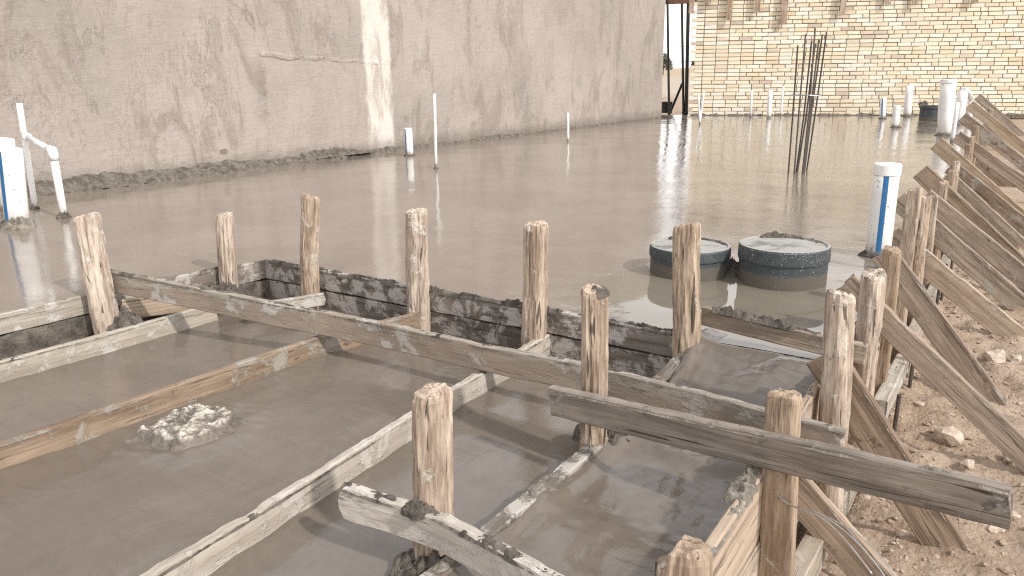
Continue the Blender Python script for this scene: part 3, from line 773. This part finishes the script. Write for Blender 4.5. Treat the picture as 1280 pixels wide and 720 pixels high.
for k, (z, lb) in enumerate(((2.75, 'upper thin overhead cable crossing the gap'), (1.75, 'lower thin overhead cable crossing the gap'))):
    c = dirg * 3.2; V, Fc = [], []
    tube(V, Fc, [(c.x - 25 + i * 5, c.y - 8 + i * 2.5, z + (.9 if k == 0 else -.5) * (5 - i) * .25 - .35 * (1 - ((i - 5) / 5) ** 2)) for i in range(11)], .016, 5)
    tag(obj('overhead_cable', V, Fc, M['black']), lb, 'cable')

# ------------------------------------------------------------------ formwork of the lower bays
bd = 'boards of the stair formwork'
K1 = [(-3.33, 2.695, .004), (-2.2, 2.690, .002), (-.985, 2.685, .004)]
K2 = [(-3.32, 2.700, -.101), (-2.2, 2.694, -.103), (-.98, 2.690, -.100)]
board('form_board', K1, .098, .028, M['plank_dark'], 'upper of the two dark mortar-fouled boards holding back the slab behind the four far stakes', 'board', bd, 1, 2.6, True, 120, .010)
board('form_board', K2, .098, .028, M['plank_dark'], 'lower dark mortar-fouled board under the upper one, behind the four far stakes', 'board', bd, 2, 0, True, 60, .004)
board('form_board', [(-3.56, .72, .0), (-3.52, 1.5, .002), (-3.485, 2.09, .002)], .088, .026, M['plank_pale'], 'pale cement-streaked edge board at the far left, left of the leaning stake', 'board', bd, 3, .15, True, 10, .005)
board('form_board', [(-3.545, .72, -.09), (-3.505, 1.5, -.09), (-3.475, 2.12, -.09)], .11, .026, M['mortar_dark'], 'dark mortar-caked board below the pale edge board at the far left', 'board', bd, 4, 0, True, 90, .006)
board('form_board', [(-3.47, 2.10, .004), (-3.335, 2.69, .002)], .098, .026, M['plank_dark'], 'short dark gritty edge board between the leaning stake and the corner stake', 'board', bd, 5, 1.2, True, 60, .008)
board('form_board', [(-3.46, 2.10, -.100), (-3.325, 2.69, -.101)], .098, .026, M['mortar_dark'], 'short lower dark board under the gritty edge board near the corner stake', 'board', bd, 6, 0, True, 40, .006)
board('offcut', [(-3.40, 1.93, -.035), (-3.40, 2.27, -.075)], .10, .022, M['plank_tan'], 'brown board offcut wedged beside the foot of the leaning stake', 'offcut', None, 7, .1, True, 8)
board('divider_board', [(-3.245, .70, -.1), (-3.21, 1.5, -.1), (-3.19, 2.26, -.1)], .13, .024, M['plank_pale'], 'greyish divider board with white drips, farthest left of the parallel divider boards', 'board', bd, 8, .05, True, 10, .003)
board('offcut', D['Bend'], .062, .022, M['plank_pale'], 'white-faced board offcut under the second far stake from the left', 'offcut', None, 9, .5, False, 10, .010)
board('divider_board', [(-2.50, .40, -.1), (-2.47, .99, -.1), (-2.40, 2.16, -.1), (-2.23, 2.655, -.088)], .14, .026, M['plank_rust'], 'rusty brown divider board behind the white-topped mortar lump', 'board', bd, 10, .12, False, 26, .004)
board('divider_board', [(-1.50, .30, -.1), (-1.50, .83, -.1), (-1.595, 2.16, -.1), (-1.60, 2.74, -.095)], .14, .026, M['plank_white'], 'pale whitish divider board running behind the thick front stake', 'board', bd, 11, .25, True, 30, .009)
board('divider_board', [(-1.0, .6, -.103), (-.985, 1.37, -.103), (-.98, 1.9, -.103), (-1.0, 2.45, -.075), (-.985, 2.80, -.018)], .10, .044, M['plank_dark'], 'low divider board almost buried in concrete, right of the thick front stake', 'board', bd, 12, .55, False, 110, .005)
board('cross_board', D['F'], .102, .028, M['plank_two'], 'long cross board lying over the divider boards from the leaning stake to the right edge', 'board', bd, 13, .55, True, 60, .005)
board('cross_board', D['G'], .088, .030, M['plank_beam'], 'weathered grey cracked beam sticking out to the right over the dirt', 'board', bd, 14, .35, False, 90, .006, .010)
board('cross_board', D['H'], .088, .030, M['plank_white'], 'pale round-ended board nailed to the thick front stake at the bottom', 'board', bd, 15, .9, True, 30, .008, .004, round_end=.02)
board('cross_board', D['I'], .068, .030, M['plank'], 'short board with dark mortar on its top edge, in front of the two capped pipes', 'board', bd, 16, .9, True, 30, .006)
# mortar clod on top rim of that board
tag(ridge('mortar_clod', [(D['I'][0][0] + .03, 2.70, .112), (D['I'][0][0] + .15, 2.70, .105), (D['I'][0][0] + .33, 2.70, .088)], .05, .030, M['mortar_dark'], None, 4, thr=-.15), 'dark crumbly mortar ridge lying on the short board in front of the capped pipes', 'mortar')

stair = 'stakes of the stair formwork'
S = D['stakes']
post('wooden_stake', *S['S0'], .084, M['post'], 'short stake standing in the corner where the two slab edges meet', 'stake', stair, 1)
post('wooden_stake', *S['S1'], .082, M['post'], 'slim upright stake second from the left of the far row, white offcut at its foot', 'stake', stair, 2)
post('wooden_stake', *S['S2'], .092, M['post'], 'stake of the far row standing on the end of the rusty divider board', 'stake', stair, 3)
post('wooden_stake', *S['S3'], .093, M['post'], 'stake of the far row standing on the end of the pale whitish divider board', 'stake', stair, 4)
post('wooden_stake', *S['S4'], .098, M['post'], 'stake standing in front of the left capped pipe', 'stake', stair, 5)
post('wooden_stake', *S['S5'], .078, M['post'], 'stake with a mortar-blackened top, between the long cross board and the grey beam', 'stake', stair, 6)
post('wooden_stake', *S['S6'], .090, M['post'], 'thick pale foreground stake behind the round-ended board', 'stake', stair, 7, deep=.2)
post('wooden_stake', *S['Sm'], .108, M['post'], 'thick leaning stake at the left end of the long cross board', 'stake', stair, 8, deep=.2)
st5 = bpy.data.objects['wooden_stake.005']
mtop = st5.matrix_world if False else None
bpy.context.view_layer.update()
Lz = (Vector(S['S5'][0]) - Vector(S['S5'][1])).length + .25
mound('mortar_cap', (0, 0, Lz - .004), .040, .038, .010, M['mortar_dark'], st5, 6)
# mortar clods at the feet of stakes
def clod(p, n, s, seed, label, spread=.05, mat='mortar_dark'):
    tag(mound('mortar_clod', (p[0], p[1], p[2] - .008), spread * 2.0, spread * 1.7, spread * .9, M[mat], None, seed, seed), label, 'mortar')
clod((-1.00, 1.99, -.115), 60, .032, 31, 'dark mortar clod heaped around the foot of the black-topped stake')
clod((-1.06, 1.24, -.17), 50, .026, 32, 'dark mortar clod at the foot of the thick foreground stake')
clod((-1.07, 1.23, .004), 22, .016, 33, 'small mortar crumbs heaped where the round-ended board meets the thick stake', .02)
clod((-3.33, 2.42, -.10), 50, .030, 34, 'dark mortar clod around the foot of the corner stake')
clod((-3.36, 1.90, -.12), 45, .034, 35, 'dark mortar clod at the foot of the leaning stake')
tag(ridge('mortar_clod', [(FORM(1.62) - .012, 1.62, .004), (FORM(1.85) - .014, 1.85, .006), (FORM(2.1) - .012, 2.1, .004)], .055, .030, M['mortar_mid'], None, 36, thr=-.1), 'grey mortar smear on top of the edge form under the grey beam', 'mortar')
# floated lump with lime top
V, Fc = [], []; K, n = 120, 46
for j in range(n + 1):
    q = 1.30 * j / n
    for i in range(K):
        a = 2 * math.pi * i / K; c_, s_ = math.cos(a), math.sin(a); sq = (abs(c_) ** 5 + abs(s_) ** 5) ** (-.2)
        kk = sq * (1 + .12 * nz(c_ * 2, s_ * 2, 3) + .06 * nz(c_ * 6, s_ * 6, 9)); x, y = .125 * q * kk * c_, .138 * q * kk * s_
        f = fz(x, y, 0, 22, 6); f2 = fz(x, y, 3, 60, 4)
        top = .031 + .012 * f + .006 * f2
        e = max(0, min(1, (q - .80) / .26)); e = e * e * (3 - 2 * e)
        skirt = .010 * max(0, 1 - (q - .95) / .35) * (1 + 1.2 * f) - .004 - .012 * max(0, (q - 1.15) / .15)
        V.append((x, y, top * (1 - e) + skirt * e))
for j in range(n):
    for i in range(K):
        a = j * K + i; b = j * K + (i + 1) % K; Fc.append((a, a + K, b + K, b))
m = Matrix.Rotation(R(10), 4, 'Z'); m.translation = Vector((-2.235, 1.44, -.185))
tag(obj('mortar_lump', V, Fc, M['lump'], None, m), 'rough square mortar lump with a white crusted top, set in the wet concrete', 'lump')

# ------------------------------------------------------------------ edge form on the right with stakes and raking braces
ef = 'boards of the right edge form'
segs = [(.75, 2.45), (2.46, 5.2), (5.21, 8.6), (8.61, 12.4), (12.41, 17.9)]
txt = ['nearest upper edge form board, orange and splintered, behind the square front stake', 'upper edge form board behind the first pair of round stakes', 'upper edge form board in the middle of the row of raking braces', 'upper edge form board farther back, behind the crowded braces', 'farthest upper edge form board, reaching the brick wall']
txt2 = ['nearest lower edge form board, under the orange one by the square front stake', 'lower edge form board behind the first pair of round stakes', 'lower edge form board in the middle of the row of raking braces', 'lower edge form board farther back, behind the crowded braces', 'farthest lower edge form board, reaching the brick wall']
for i, (a, b) in enumerate(segs):
    zt = lambda y: .008 + .002 * i
    pa, pb = (FORM(a), a, .010), (FORM(b), b, .010)
    board('edge_board', [pa, pb], .185, .026, M['plank_orange' if i == 0 else 'plank_tan'], txt[i], 'board', ef, 70 + i, 1.1 if i < 2 else .4, i > 1, 30, .012 if i == 0 else .006)
    pa, pb = (FORM(a) + .002, a + .015, -.180), (FORM(b) + .002, b + .012, -.180)
    board('edge_board', [pa, pb], .25, .026, M['plank_tan' if i == 0 else 'plank'], txt2[i], 'board', ef, 80 + i, 0, True, 10, .004)
eg = 'stakes along the right edge form'
E = [('S7', .088, 0, 'thick round stake where the short mortar-topped board meets the edge form'), ('S8', .088, 0, 'taller pale round stake with a dark knot near its top, just behind the thick one'),
     ('S9', .080, 1, 'square sawn stake holding the grey beam, with wires around it'), ('S10', .085, 0, 'broken-topped stake stub at the very bottom edge of the picture'),
     ('T1', .072, 1, 'square sawn stake, yellowish top, right in front of the blue-striped capped pipe'), ('T2', .066, 1, 'tall square stake with a sunlit right face, tallest beside the blue-striped pipe'),
     ('T3', .054, 0, 'grey round stake just right of the tallest square stake'), ('T4', .052, 1, 'tan square stake peeking out right behind the grey round one'),
     ('T5', .062, 0, 'pale round stake crossing the dark upper brace'), ('T6', .050, 1, 'small pale stake behind the dark upper brace, nearer one'), ('T7', .050, 0, 'small round stake a step behind the dark upper brace'),
     ('T8', .050, 1, 'small far stake at the foot of the dark overhanging braces, lower one'), ('T9', .046, 0, 'thin far stake just above the lower small one, among the braces'), ('T10', .070, 1, 'broad far stake among the crowded braces, left of its thin neighbour'), ('T11', .080, 1, 'broad far stake among the crowded braces, right neighbour of the other broad one'), ('T12', .07, 0, 'farthest visible stake, near the brick wall')]
for i, (k, w_, sq, lb) in enumerate(E):
    t, b = S[k]; gzz = gz(*b[:2]) - .12; d = (Vector(t) - Vector(b)); b2 = Vector(b) + d * ((gzz - b[2]) / d.z) if abs(d.z) > .01 else Vector((b[0], b[1], gzz))
    b2 = Vector((t[0] + (b2.x - t[0]) * .6, t[1] + (b2.y - t[1]) * .6, gzz))
    post('wooden_stake', t, b2, w_, M['stud' if sq else 'post'], lb, 'stake', eg, 20 + i, sq, 0, 0, .03 if k == 'S10' else 0)
bg = 'raking braces along the right edge form'
BL = {'b0': ('plank_brown', 'brown brace passing under the grey beam to the bottom edge'), 'b1': ('plank_brown', 'wide grey brace nailed to the thick round stake, its foot under the grey beam'),
      'b2': ('plank_brown', 'long dark brace with a broken upper end left of the pale round stake'), 'b3': ('plank_brown', 'dark steep brace ending in the dirt, starting beside the yellowish square stake'),
      'b4': ('plank_tan', 'light brown brace starting beside the tallest square stake, lower one'), 'b5': ('plank', 'long grey-brown brace running just above the light brown one'),
      'b6': ('plank_brown', 'very dark shaded brace directly above the long grey-brown one'), 'b7': ('plank_brown', 'dark brown brace whose free end overhangs the wet slab beside the pale round stake'),
      'b8': ('plank', 'pale greenish-grey brace directly above the dark overhanging one'), 'b9': ('plank_rust', 'pinkish brown brace above the pale greenish-grey one'),
      'b10': ('plank_tan', 'wide light brace with its cut end overhanging the slab below the tall white pipes'), 'b11': ('plank_rust', 'brown brace right above the wide light overhanging one'),
      'b12': ('plank_brown', 'dark brace with a short square end overhanging the slab near the far white pipes'), 'b13': ('plank_rust', 'dark reddish brace whose end rises highest of the dark overhanging pair'),
      'b14': ('plank', 'weathered brace between the dark reddish one and the farthest group'), 'b15': ('plank_tan', 'light far brace with its end against the brick wall background, lower of the pair'),
      'b16': ('plank', 'far brace reaching highest in front of the brick wall'), 'b17': ('plank_brown', 'farthest dark-edged brace, at the right edge below the brick wall')}
for i, (k, (mt, lb)) in enumerate(BL.items()):
    h, o_ = Vector(D['braces'][k][0]), Vector(D['braces'][k][1]); d = o_ - h
    zt = gz(.1, h.y) - .07; e = h + d * ((zt - h.z) / d.z)
    w_ = {'b1': .115, 'b10': .14, 'b0': .11, 'b2': .092}.get(k, .108 if i < 4 else .125)
    board('raking_brace', [h, e], w_, .024, M[mt], lb, 'brace', bg, 30 + i, .05, False, 12, .004, .012 if k == 'b2' else .006, warpk=.3)
jl = ['nearest pale plank lying along the foot of the edge form, under the grey beam', 'cement-speckled plank lying along the edge form between two braces', 'far plank lying along the foot of the edge form, beside the steel pins']
for i, (a, b) in enumerate(D['J']):
    board('kicker_plank', [a, b], .10, .055, M['plank_pale'], jl[i], 'plank', 'planks along the foot of the edge form', 90 + i, 0, True, 14, .003)
pl_ = ['nearest short rebar pin driven beside the kicker plank', 'second nearest rebar pin beside the speckled kicker plank', 'rebar pin beside the far kicker plank, nearest to the dark steep brace', 'rebar pin in the middle of the far kicker plank', 'farthest rebar pin beside the far kicker plank']
for i, p in enumerate(D['pins']):
    V, Fc = [], []; tube(V, Fc, [(0, 0, -.22), (.004, .002, .03)], .008, 8); m = Matrix.Translation(Vector((p[0] + .03, p[1], p[2])))
    tag(obj('rebar_pin', V, Fc, M['rebar'], None, m), pl_[i], 'rebar pin', 'rebar pins beside the kicker planks')
V, Fc = [], []
for w_ in D['wires']:
    P = [Vector(p) for p in w_]; Q = []
    for i in range(len(P) - 1):
        p0, p1, p2, p3 = P[max(i - 1, 0)], P[i], P[i + 1], P[min(i + 2, len(P) - 1)]
        for s in range(6):
            t = s / 6; Q.append(.5 * ((2 * p1) + (p2 - p0) * t + (2 * p0 - 5 * p1 + 4 * p2 - p3) * t * t + (3 * p1 - p0 - 3 * p2 + p3) * t ** 3))
    Q.append(P[-1]); tube(V, Fc, Q, .0016, 6)
tag(obj('tie_wire', V, Fc, M['wire'], smooth=True), 'loose shiny binding wires curling out from the square front stake', 'wire')

# ------------------------------------------------------------------ pipes and capped risers in the slab
def frame_for(b, t):
    b, t = Vector(b), Vector(t); z = (t - b).normalized(); x = Vector((0, 1, 0)).cross(z).normalized(); y = z.cross(x)
    m = Matrix((x, y, z)).transposed().to_4x4(); m.translation = b; return m, (t - b).length
def stripe(L, r, ang, wid, z0, z1, root):
    V, Fc = [], []; n = 6
    for z in (z0, z1):
        for rr in (r + .0008, r - .001):
            for i in range(n + 1):
                a = ang - wid / 2 + wid * i / n; V.append((rr * math.cos(a), rr * math.sin(a), z))
    q = n + 1
    for i in range(n):
        Fc += [(i, i + 1, 2 * q + i + 1, 2 * q + i)]
    Fc += [(0, 2 * q, 3 * q, q), (n, q + n, 3 * q + n, 2 * q + n)]
    obj('stripe', V, Fc, M['blue'], root)
def pipe(key, r, label, blue=None, cap=False, clump=.0, group='white pipes rising from the slab', K=24, name='white_pipe', extra=None):
    b, t = D['pipes'][key]; m, L = frame_for(b, t)
    root = bpy.data.objects.new(name, None); col.objects.link(root); root.matrix_world = m; tag(root, label, 'pipe', group)
    V, Fc = [], []; tube(V, Fc, [(0, 0, -.12), (0, 0, L * .3), (0, 0, L * .7), (0, 0, L)], r, K, open_top=not cap)
    obj('tube', V, Fc, M['pvc'], root, smooth=False).data.polygons.foreach_set('use_smooth', [len(f) == 4 for f in Fc])
    if cap:
        V, Fc = [], []; tube(V, Fc, [(0, 0, L - .055), (0, 0, L - .052), (0, 0, L - .004), (0, 0, L + .002)], [r * 1.02, r * 1.10, r * 1.10, r * 1.03], K)
        o = obj('cap', V, Fc, M['pvc'], root)
    if blue is not None: stripe(L, r, blue, .42, .0, L - (.056 if cap else .01), root)
    if clump:
        mound('mortar_clump', (0, 0, 0), r * 1.25 + clump * .35, r * 1.2 + clump * .3, clump * .75, M['mortar_dark'], root, sum(map(ord, key)) % 17)
    return root
camdir = lambda b: math.atan2(-b[1], -b[0])
pipe('P0', .070, 'white pipe cut by the left picture edge, behind the blue-striped one')
pipe('P1', .072, 'thick white pipe with a blue stripe at the far left, mortar at its foot', blue=camdir(D['pipes']['P1'][0]) - .95, clump=.05)
pipe('P2', .021, 'thin tall white conduit at the left, next to the bent pipe', K=12, clump=.02)
pipe('P4', .046, 'short white pipe with a blue stripe in front of the pale wall strip', blue=camdir(D['pipes']['P4'][0]) - .9, clump=.03)
pipe('P5', .015, 'thin white rod-like pipe standing in the slab before the wall middle', K=10, clump=.014)
pipe('P6', .017, 'thin short white pipe near the wall, farther back', K=10)
pipe('P7', .019, 'left of two thin crossed pipes at the left end of the brick wall', K=10)
pipe('P7b', .017, 'right of two thin crossed pipes at the left end of the brick wall', K=10)
pipe('P8', .024, 'thin short white pipe at the brick wall, left of the thicker one', K=10)
pipe('P9', .045, 'white pipe at the brick wall just left of the rebar bundle')
pipe('P10', .022, 'thin white pipe with a small cap seen left of the rebar bundle', K=12, cap=True)
pipe('P11', .055, 'short white pipe with a blue stripe standing at the brick wall foot', blue=camdir(D['pipes']['P11'][0]) - .2, clump=.03)
pipe('P12', .055, 'short mud-spattered white pipe right of the blue-striped one at the back', clump=.05, cap=True)
pipe('P13', .070, 'white pipe leaning slightly at the back, taller than its short neighbours', clump=.03)
pipe('P14', .098, 'tallest and thickest white pipe at the back, left of the braces', cap=True, clump=.05)
pipe('P14b', .032, 'slim bluish white pipe directly behind the tallest pipe', K=12)
pipe('P15', .026, 'slim white pipe right of the tallest pipe', K=12)
pipe('P16', .075, 'white pipe with a side branch, right of the tallest pipe', cap=False)
pipe('P16b', .048, 'short white pipe at the far right of the back cluster, under the slanting pipe', K=14)
b, t = D['pipes']['P16'], D['pipes']['P16b']
V, Fc = [], []; tube(V, Fc, [Vector(b[1]) + Vector((.0, 0, -.0)), Vector(b[1]) + Vector((.03, .1, .01)), Vector(t[1]) + Vector((0, 0, .06)), Vector(t[1]) + Vector((0, 0, .0))], .045, 14)
tag(obj('slanting_pipe', V, Fc, M['pvc']), 'slanting white pipe joining the tops of the two rightmost back pipes', 'pipe')
pipe('P17', .060, 'large white capped pipe with a bright blue stripe, right of the capped risers', blue=camdir(D['pipes']['P17'][0]) - .0, cap=True, clump=.04, K=36)
# bent pipe with elbows
b, e1, e2 = [Vector(p) for p in D['pipes']['P3']]
root = bpy.data.objects.new('bent_pipe', None); col.objects.link(root); root.location = b
tag(root, 'white pipe bent like a cane, leaning onto the thin conduit at the left', 'pipe')
V, Fc = [], []; tube(V, Fc, [(0, 0, -.1), e1 - b - Vector((0, 0, .03))], .026, 16); obj('upright', V, Fc, M['pvc'], root, smooth=True)
d2 = (e2 - e1).normalized()
V, Fc = [], []; tube(V, Fc, [e1 - b + d2 * .03, e2 - b], .021, 16); obj('branch', V, Fc, M['pvc'], root, smooth=True)
V, Fc = [], []; tube(V, Fc, [e1 - b + Vector((0, 0, -.06)), e1 - b + Vector((0, 0, -.02)), e1 - b + d2 * .012 + Vector((0, 0, .004)), e1 - b + d2 * .03, e1 - b + d2 * .07], [.032, .032, .033, .031, .028], 16); obj('elbow', V, Fc, M['pvc'], root, smooth=True)
V, Fc = [], []; tube(V, Fc, [e2 - b - d2 * .05, e2 - b + d2 * .02], .029, 16); obj('coupling', V, Fc, M['pvc'], root, smooth=True)
mound('mortar_clump', (0, 0, 0), .05, .045, .035, M['mortar_dark'], root, 3)
clod((-5.50, 2.52, .0), 46, .035, 38, 'dark mortar clod between the thick pipe and the conduit at the far left', .06, 'mortar_mid')
# capped risers
def riser(loc, r, h, label, seed, rim):
    root = empty('capped_riser', loc, label, 'riser', 'capped grey risers in the slab')
    def lathe(prof, mats, name, fm):
        V, Fc, FM = [], [], []; K = 64
        for (rr, z) in prof:
            for i in range(K):
                a = 2 * math.pi * i / K; V.append((rr * math.cos(a), rr * math.sin(a), z))
        for j in range(len(prof) - 1):
            for i in range(K):
                Fc.append((j * K + i, j * K + (i + 1) % K, (j + 1) * K + (i + 1) % K, (j + 1) * K + i)); FM.append(fm(j))
        Fc.append(tuple((len(prof) - 1) * K + i for i in range(K))); FM.append(fm(len(prof)))
        return obj(name, V, Fc, None, root, mats=mats, fmat=FM)
    lathe([(r * .97, -.15), (r * .97, h * .62), (r * .9, h * .62)], [M['lid_side']], 'riser_tube', lambda j: 0)
    lathe([(r * .95, h * .60), (r, h * .60), (r * 1.005, h * .60 + .006), (r, h - .008), (r * .985, h), (r * .93, h + .001), (r * .92, h - .006), (r * .2, h - .003)], [M['lid_side'], M['lid_top']], 'lid', lambda j: 1 if j >= 4 else 0)
    arc = [(math.cos(a) * r * .9, math.sin(a) * r * .9, h - .002) for a in [rim[0] + (rim[1] - rim[0]) * i / 30 for i in range(31)]]
    ridge('mortar_crumbs', arc, .05 if rim[2] > .5 else .03, .022 * rim[2], M['mortar_dark'], root, seed, thr=.02, step=.005)
    return root
riser(Vector(D['lid1']), .192, .128, 'dark grey capped riser with a dusty lid, partly hidden by a stake', 41, (.6, 2.6, .5))
riser(Vector(D['lid2']), .202, .165, 'taller white-spattered grey capped riser with mortar crumbs on its lid', 42, (.75, 2.5, 1.0))
dr = Vector(D['drum'])
root = empty('open_riser', dr, 'dark grey open drum-like riser at the brick wall, behind the white pipes', 'riser')
V, Fc = [], []; tube(V, Fc, [(0, 0, -.1), (0, 0, .20), (0, 0, .205), (0, 0, .25)], [.19, .19, .205, .205], 32, open_top=True); obj('riser_tube', V, Fc, M['lid_side'], root)
c2 = Vector(D['clump2'])
clod((c2.x, c2.y + .05, .28), 26, .06, 43, 'brown mortar clod resting on the rim of the open drum-like riser', .05)
l2 = Vector(D['lump_back']); clod((l2.x, l2.y, .03), 46, .07, 44, 'dark mortar heap at the brick wall foot, left of the short blue-striped pipe', .09)
clod((-1.20, 3.70, .0), 60, .026, 45, 'dark mortar clod between the two capped risers', .05)

# ------------------------------------------------------------------ column starter bars
root = empty('rebar_column', Vector(D['tie']) * Vector((1, 1, 0)).length if False else (D['tie'][0], D['tie'][1], 0), 'bundle of tall dark rebar column starters tied together, standing in the slab', 'rebar')
base = Vector((D['tie'][0], D['tie'][1], 0)); rr = random.Random(4)
tops = [(-.145, -.07, 1.13), (-.06, -.10, 1.22), (-.03, .07, 1.17), (.035, -.09, 1.27), (.05, .06, 1.18), (.075, .10, 1.22), (.105, .16, 1.24), (-.005, .14, 1.14)]
for p, t in zip(D['rebar'], tops):
    a = Vector((p[0] - base.x, (p[1] - base.y) * .6, -.15)); c = Vector((t[0] * .78, t[1] * .78, t[2])) + Vector((.02, 0, 0)); md = (a + c) / 2 + Vector((rr.gauss(0, .01), rr.gauss(0, .01), 0))
    V, Fc = [], []; tube(V, Fc, [a, a.lerp(md, .5), md, md.lerp(c, .5), c], .0075, 8); obj('bar', V, Fc, M['rebar'], root)
V, Fc = [], []
pts = [Vector((.135 * math.cos(a) - .01, .13 * math.sin(a) + .02, .70 + .004 * math.sin(3 * a))) for a in [2 * math.pi * i / 24 for i in range(25)]]
tube(V, Fc, pts, .005, 6, cap=False); obj('tie_ring', V, Fc, M['wire'], root)

# ------------------------------------------------------------------ stones and grit on the dirt
SL = ['big pale rounded stone lying between the long dark brace and its shadow on the dirt', 'greenish grey stone below the big pale one', 'pale stone near the right picture edge above the grey beam end', 'flat pale stone right of the grey beam end', 'pale stone at the lower right corner below the grey beam end', 'small pale stone beside the dark steep brace, upper dirt', 'small reddish stone at the foot of the edge form near the bottom', 'white stone on the dirt at the right edge below the light brown brace', 'small stone beside the speckled kicker plank', 'small stone left of the wide grey brace foot', 'pebble-sized pale stone right of the wide grey brace foot']
SS = [(.055, .042, .036), (.034, .026, .022), (.028, .024, .02), (.032, .026, .016), (.024, .02, .015), (.045, .05, .035), (.016, .02, .012), (.032, .028, .024), (.02, .018, .012), (.018, .016, .012), (.014, .014, .01)]
for i, (p, s) in enumerate(zip(D['stones'], SS)):
    V, Fc = [], []; blob(V, Fc, (0, 0, 0), s, i * 3.3 + 1, .5); x, y = p[0], p[1]
    if i == 5: x, y = -.06, 4.3
    m = Matrix.Rotation(i * 1.1, 4, 'Z'); m.translation = Vector((x, y, ground_z(x, y) + s[2] * .45))
    tag(obj('stone', V, Fc, M['stone'], None, m, smooth=False), SL[i], 'stone', 'stones lying on the dirt')
V, Fc = [], []; r = random.Random(17)
for i in range(9000):
    x = -.40 + abs(r.gauss(0, .55)); y = 1.2 + 6.5 * r.random() ** 1.25
    if x > 2.2 or x < FORM(y) + .06: continue
    s = .0018 + .0085 * r.random() ** 5
    blob(V, Fc, (x, y, ground_z(x, y) + s * .3), (s * r.uniform(.8, 1.5), s * r.uniform(.8, 1.4), s * r.uniform(.5, .9)), i * .37, .5, s > .008)
tag(obj('gravel', V, Fc, M['grit']), kind='stuff')

# ------------------------------------------------------------------ light, sky, camera
SUN_EL, SUN_AZ = R(40), math.atan2(-.22, 1.25)       # direction towards the sun, measured from +X
sd = Vector((math.cos(SUN_EL) * math.cos(SUN_AZ), math.cos(SUN_EL) * math.sin(SUN_AZ), math.sin(SUN_EL)))
ld = bpy.data.lights.new('sun', 'SUN'); ld.energy = 2.25; ld.angle = R(2.5); ld.color = (1, .955, .895)
lo = bpy.data.objects.new('sun', ld); col.objects.link(lo); lo.rotation_euler = (-sd).to_track_quat('-Z', 'Y').to_euler()
w = bpy.data.worlds.new('World'); sc.world = w; w.use_nodes = True; nt = w.node_tree; nt.nodes.clear()
sk = nt.nodes.new('ShaderNodeTexSky'); sk.sky_type = 'NISHITA'; sk.sun_disc = False; sk.sun_elevation = SUN_EL; sk.sun_rotation = math.atan2(sd.x, sd.y)
sk.air_density = 1.0; sk.dust_density = 1.2; sk.ozone_density = .6
hs = nt.nodes.new('ShaderNodeHueSaturation'); hs.inputs['Saturation'].default_value = .38; hs.inputs['Value'].default_value = 1.0
bgn = nt.nodes.new('ShaderNodeBackground'); bgn.inputs['Strength'].default_value = .15; wo = nt.nodes.new('ShaderNodeOutputWorld')
nt.links.new(sk.outputs[0], hs.inputs['Color'])
# thin bright haze veil, thickest towards the horizon
tc = nt.nodes.new('ShaderNodeTexCoord'); sx = nt.nodes.new('ShaderNodeSeparateXYZ'); nt.links.new(tc.outputs['Generated'], sx.inputs[0])
mr = nt.nodes.new('ShaderNodeMapRange'); mr.inputs[1].default_value = 0; mr.inputs[2].default_value = .75; mr.inputs[3].default_value = .92; mr.inputs[4].default_value = .35
nt.links.new(sx.outputs[2], mr.inputs[0])
mx = nt.nodes.new('ShaderNodeMix'); mx.data_type = 'RGBA'; mx.inputs[7].default_value = (8.6, 8.4, 8.3, 1); nt.links.new(mr.outputs[0], mx.inputs[0]); nt.links.new(hs.outputs[0], mx.inputs[6])
nt.links.new(mx.outputs[2], bgn.inputs[0]); nt.links.new(bgn.outputs[0], wo.inputs[0])

cam = bpy.data.cameras.new('camera'); co = bpy.data.objects.new('camera', cam); col.objects.link(co)
cam.sensor_width = 36; cam.lens = 28.125; cam.clip_start = .05; cam.clip_end = 5000
pitch, roll, yaw = math.atan(273 / 1000), R(.66), R(33.5)
fwd = Vector((-math.sin(yaw) * math.cos(pitch), math.cos(yaw) * math.cos(pitch), -math.sin(pitch)))
r0 = Vector((math.cos(yaw), math.sin(yaw), 0)); u0 = r0.cross(fwd)
rt = r0 * math.cos(roll) - u0 * math.sin(roll); up = u0 * math.cos(roll) + r0 * math.sin(roll)
mm = Matrix((rt, up, -fwd)).transposed().to_4x4(); mm.translation = Vector((0, 0, .95)); co.matrix_world = mm
sc.camera = co
sc.view_settings.view_transform = 'Standard'; sc.view_settings.look = 'None'; sc.view_settings.gamma = 1; sc.view_settings.exposure = .55
sc.cycles.use_denoising = False; sc.cycles.filter_width = 1.2; sc.cycles.sample_clamp_indirect = 4; sc.cycles.max_bounces = 8
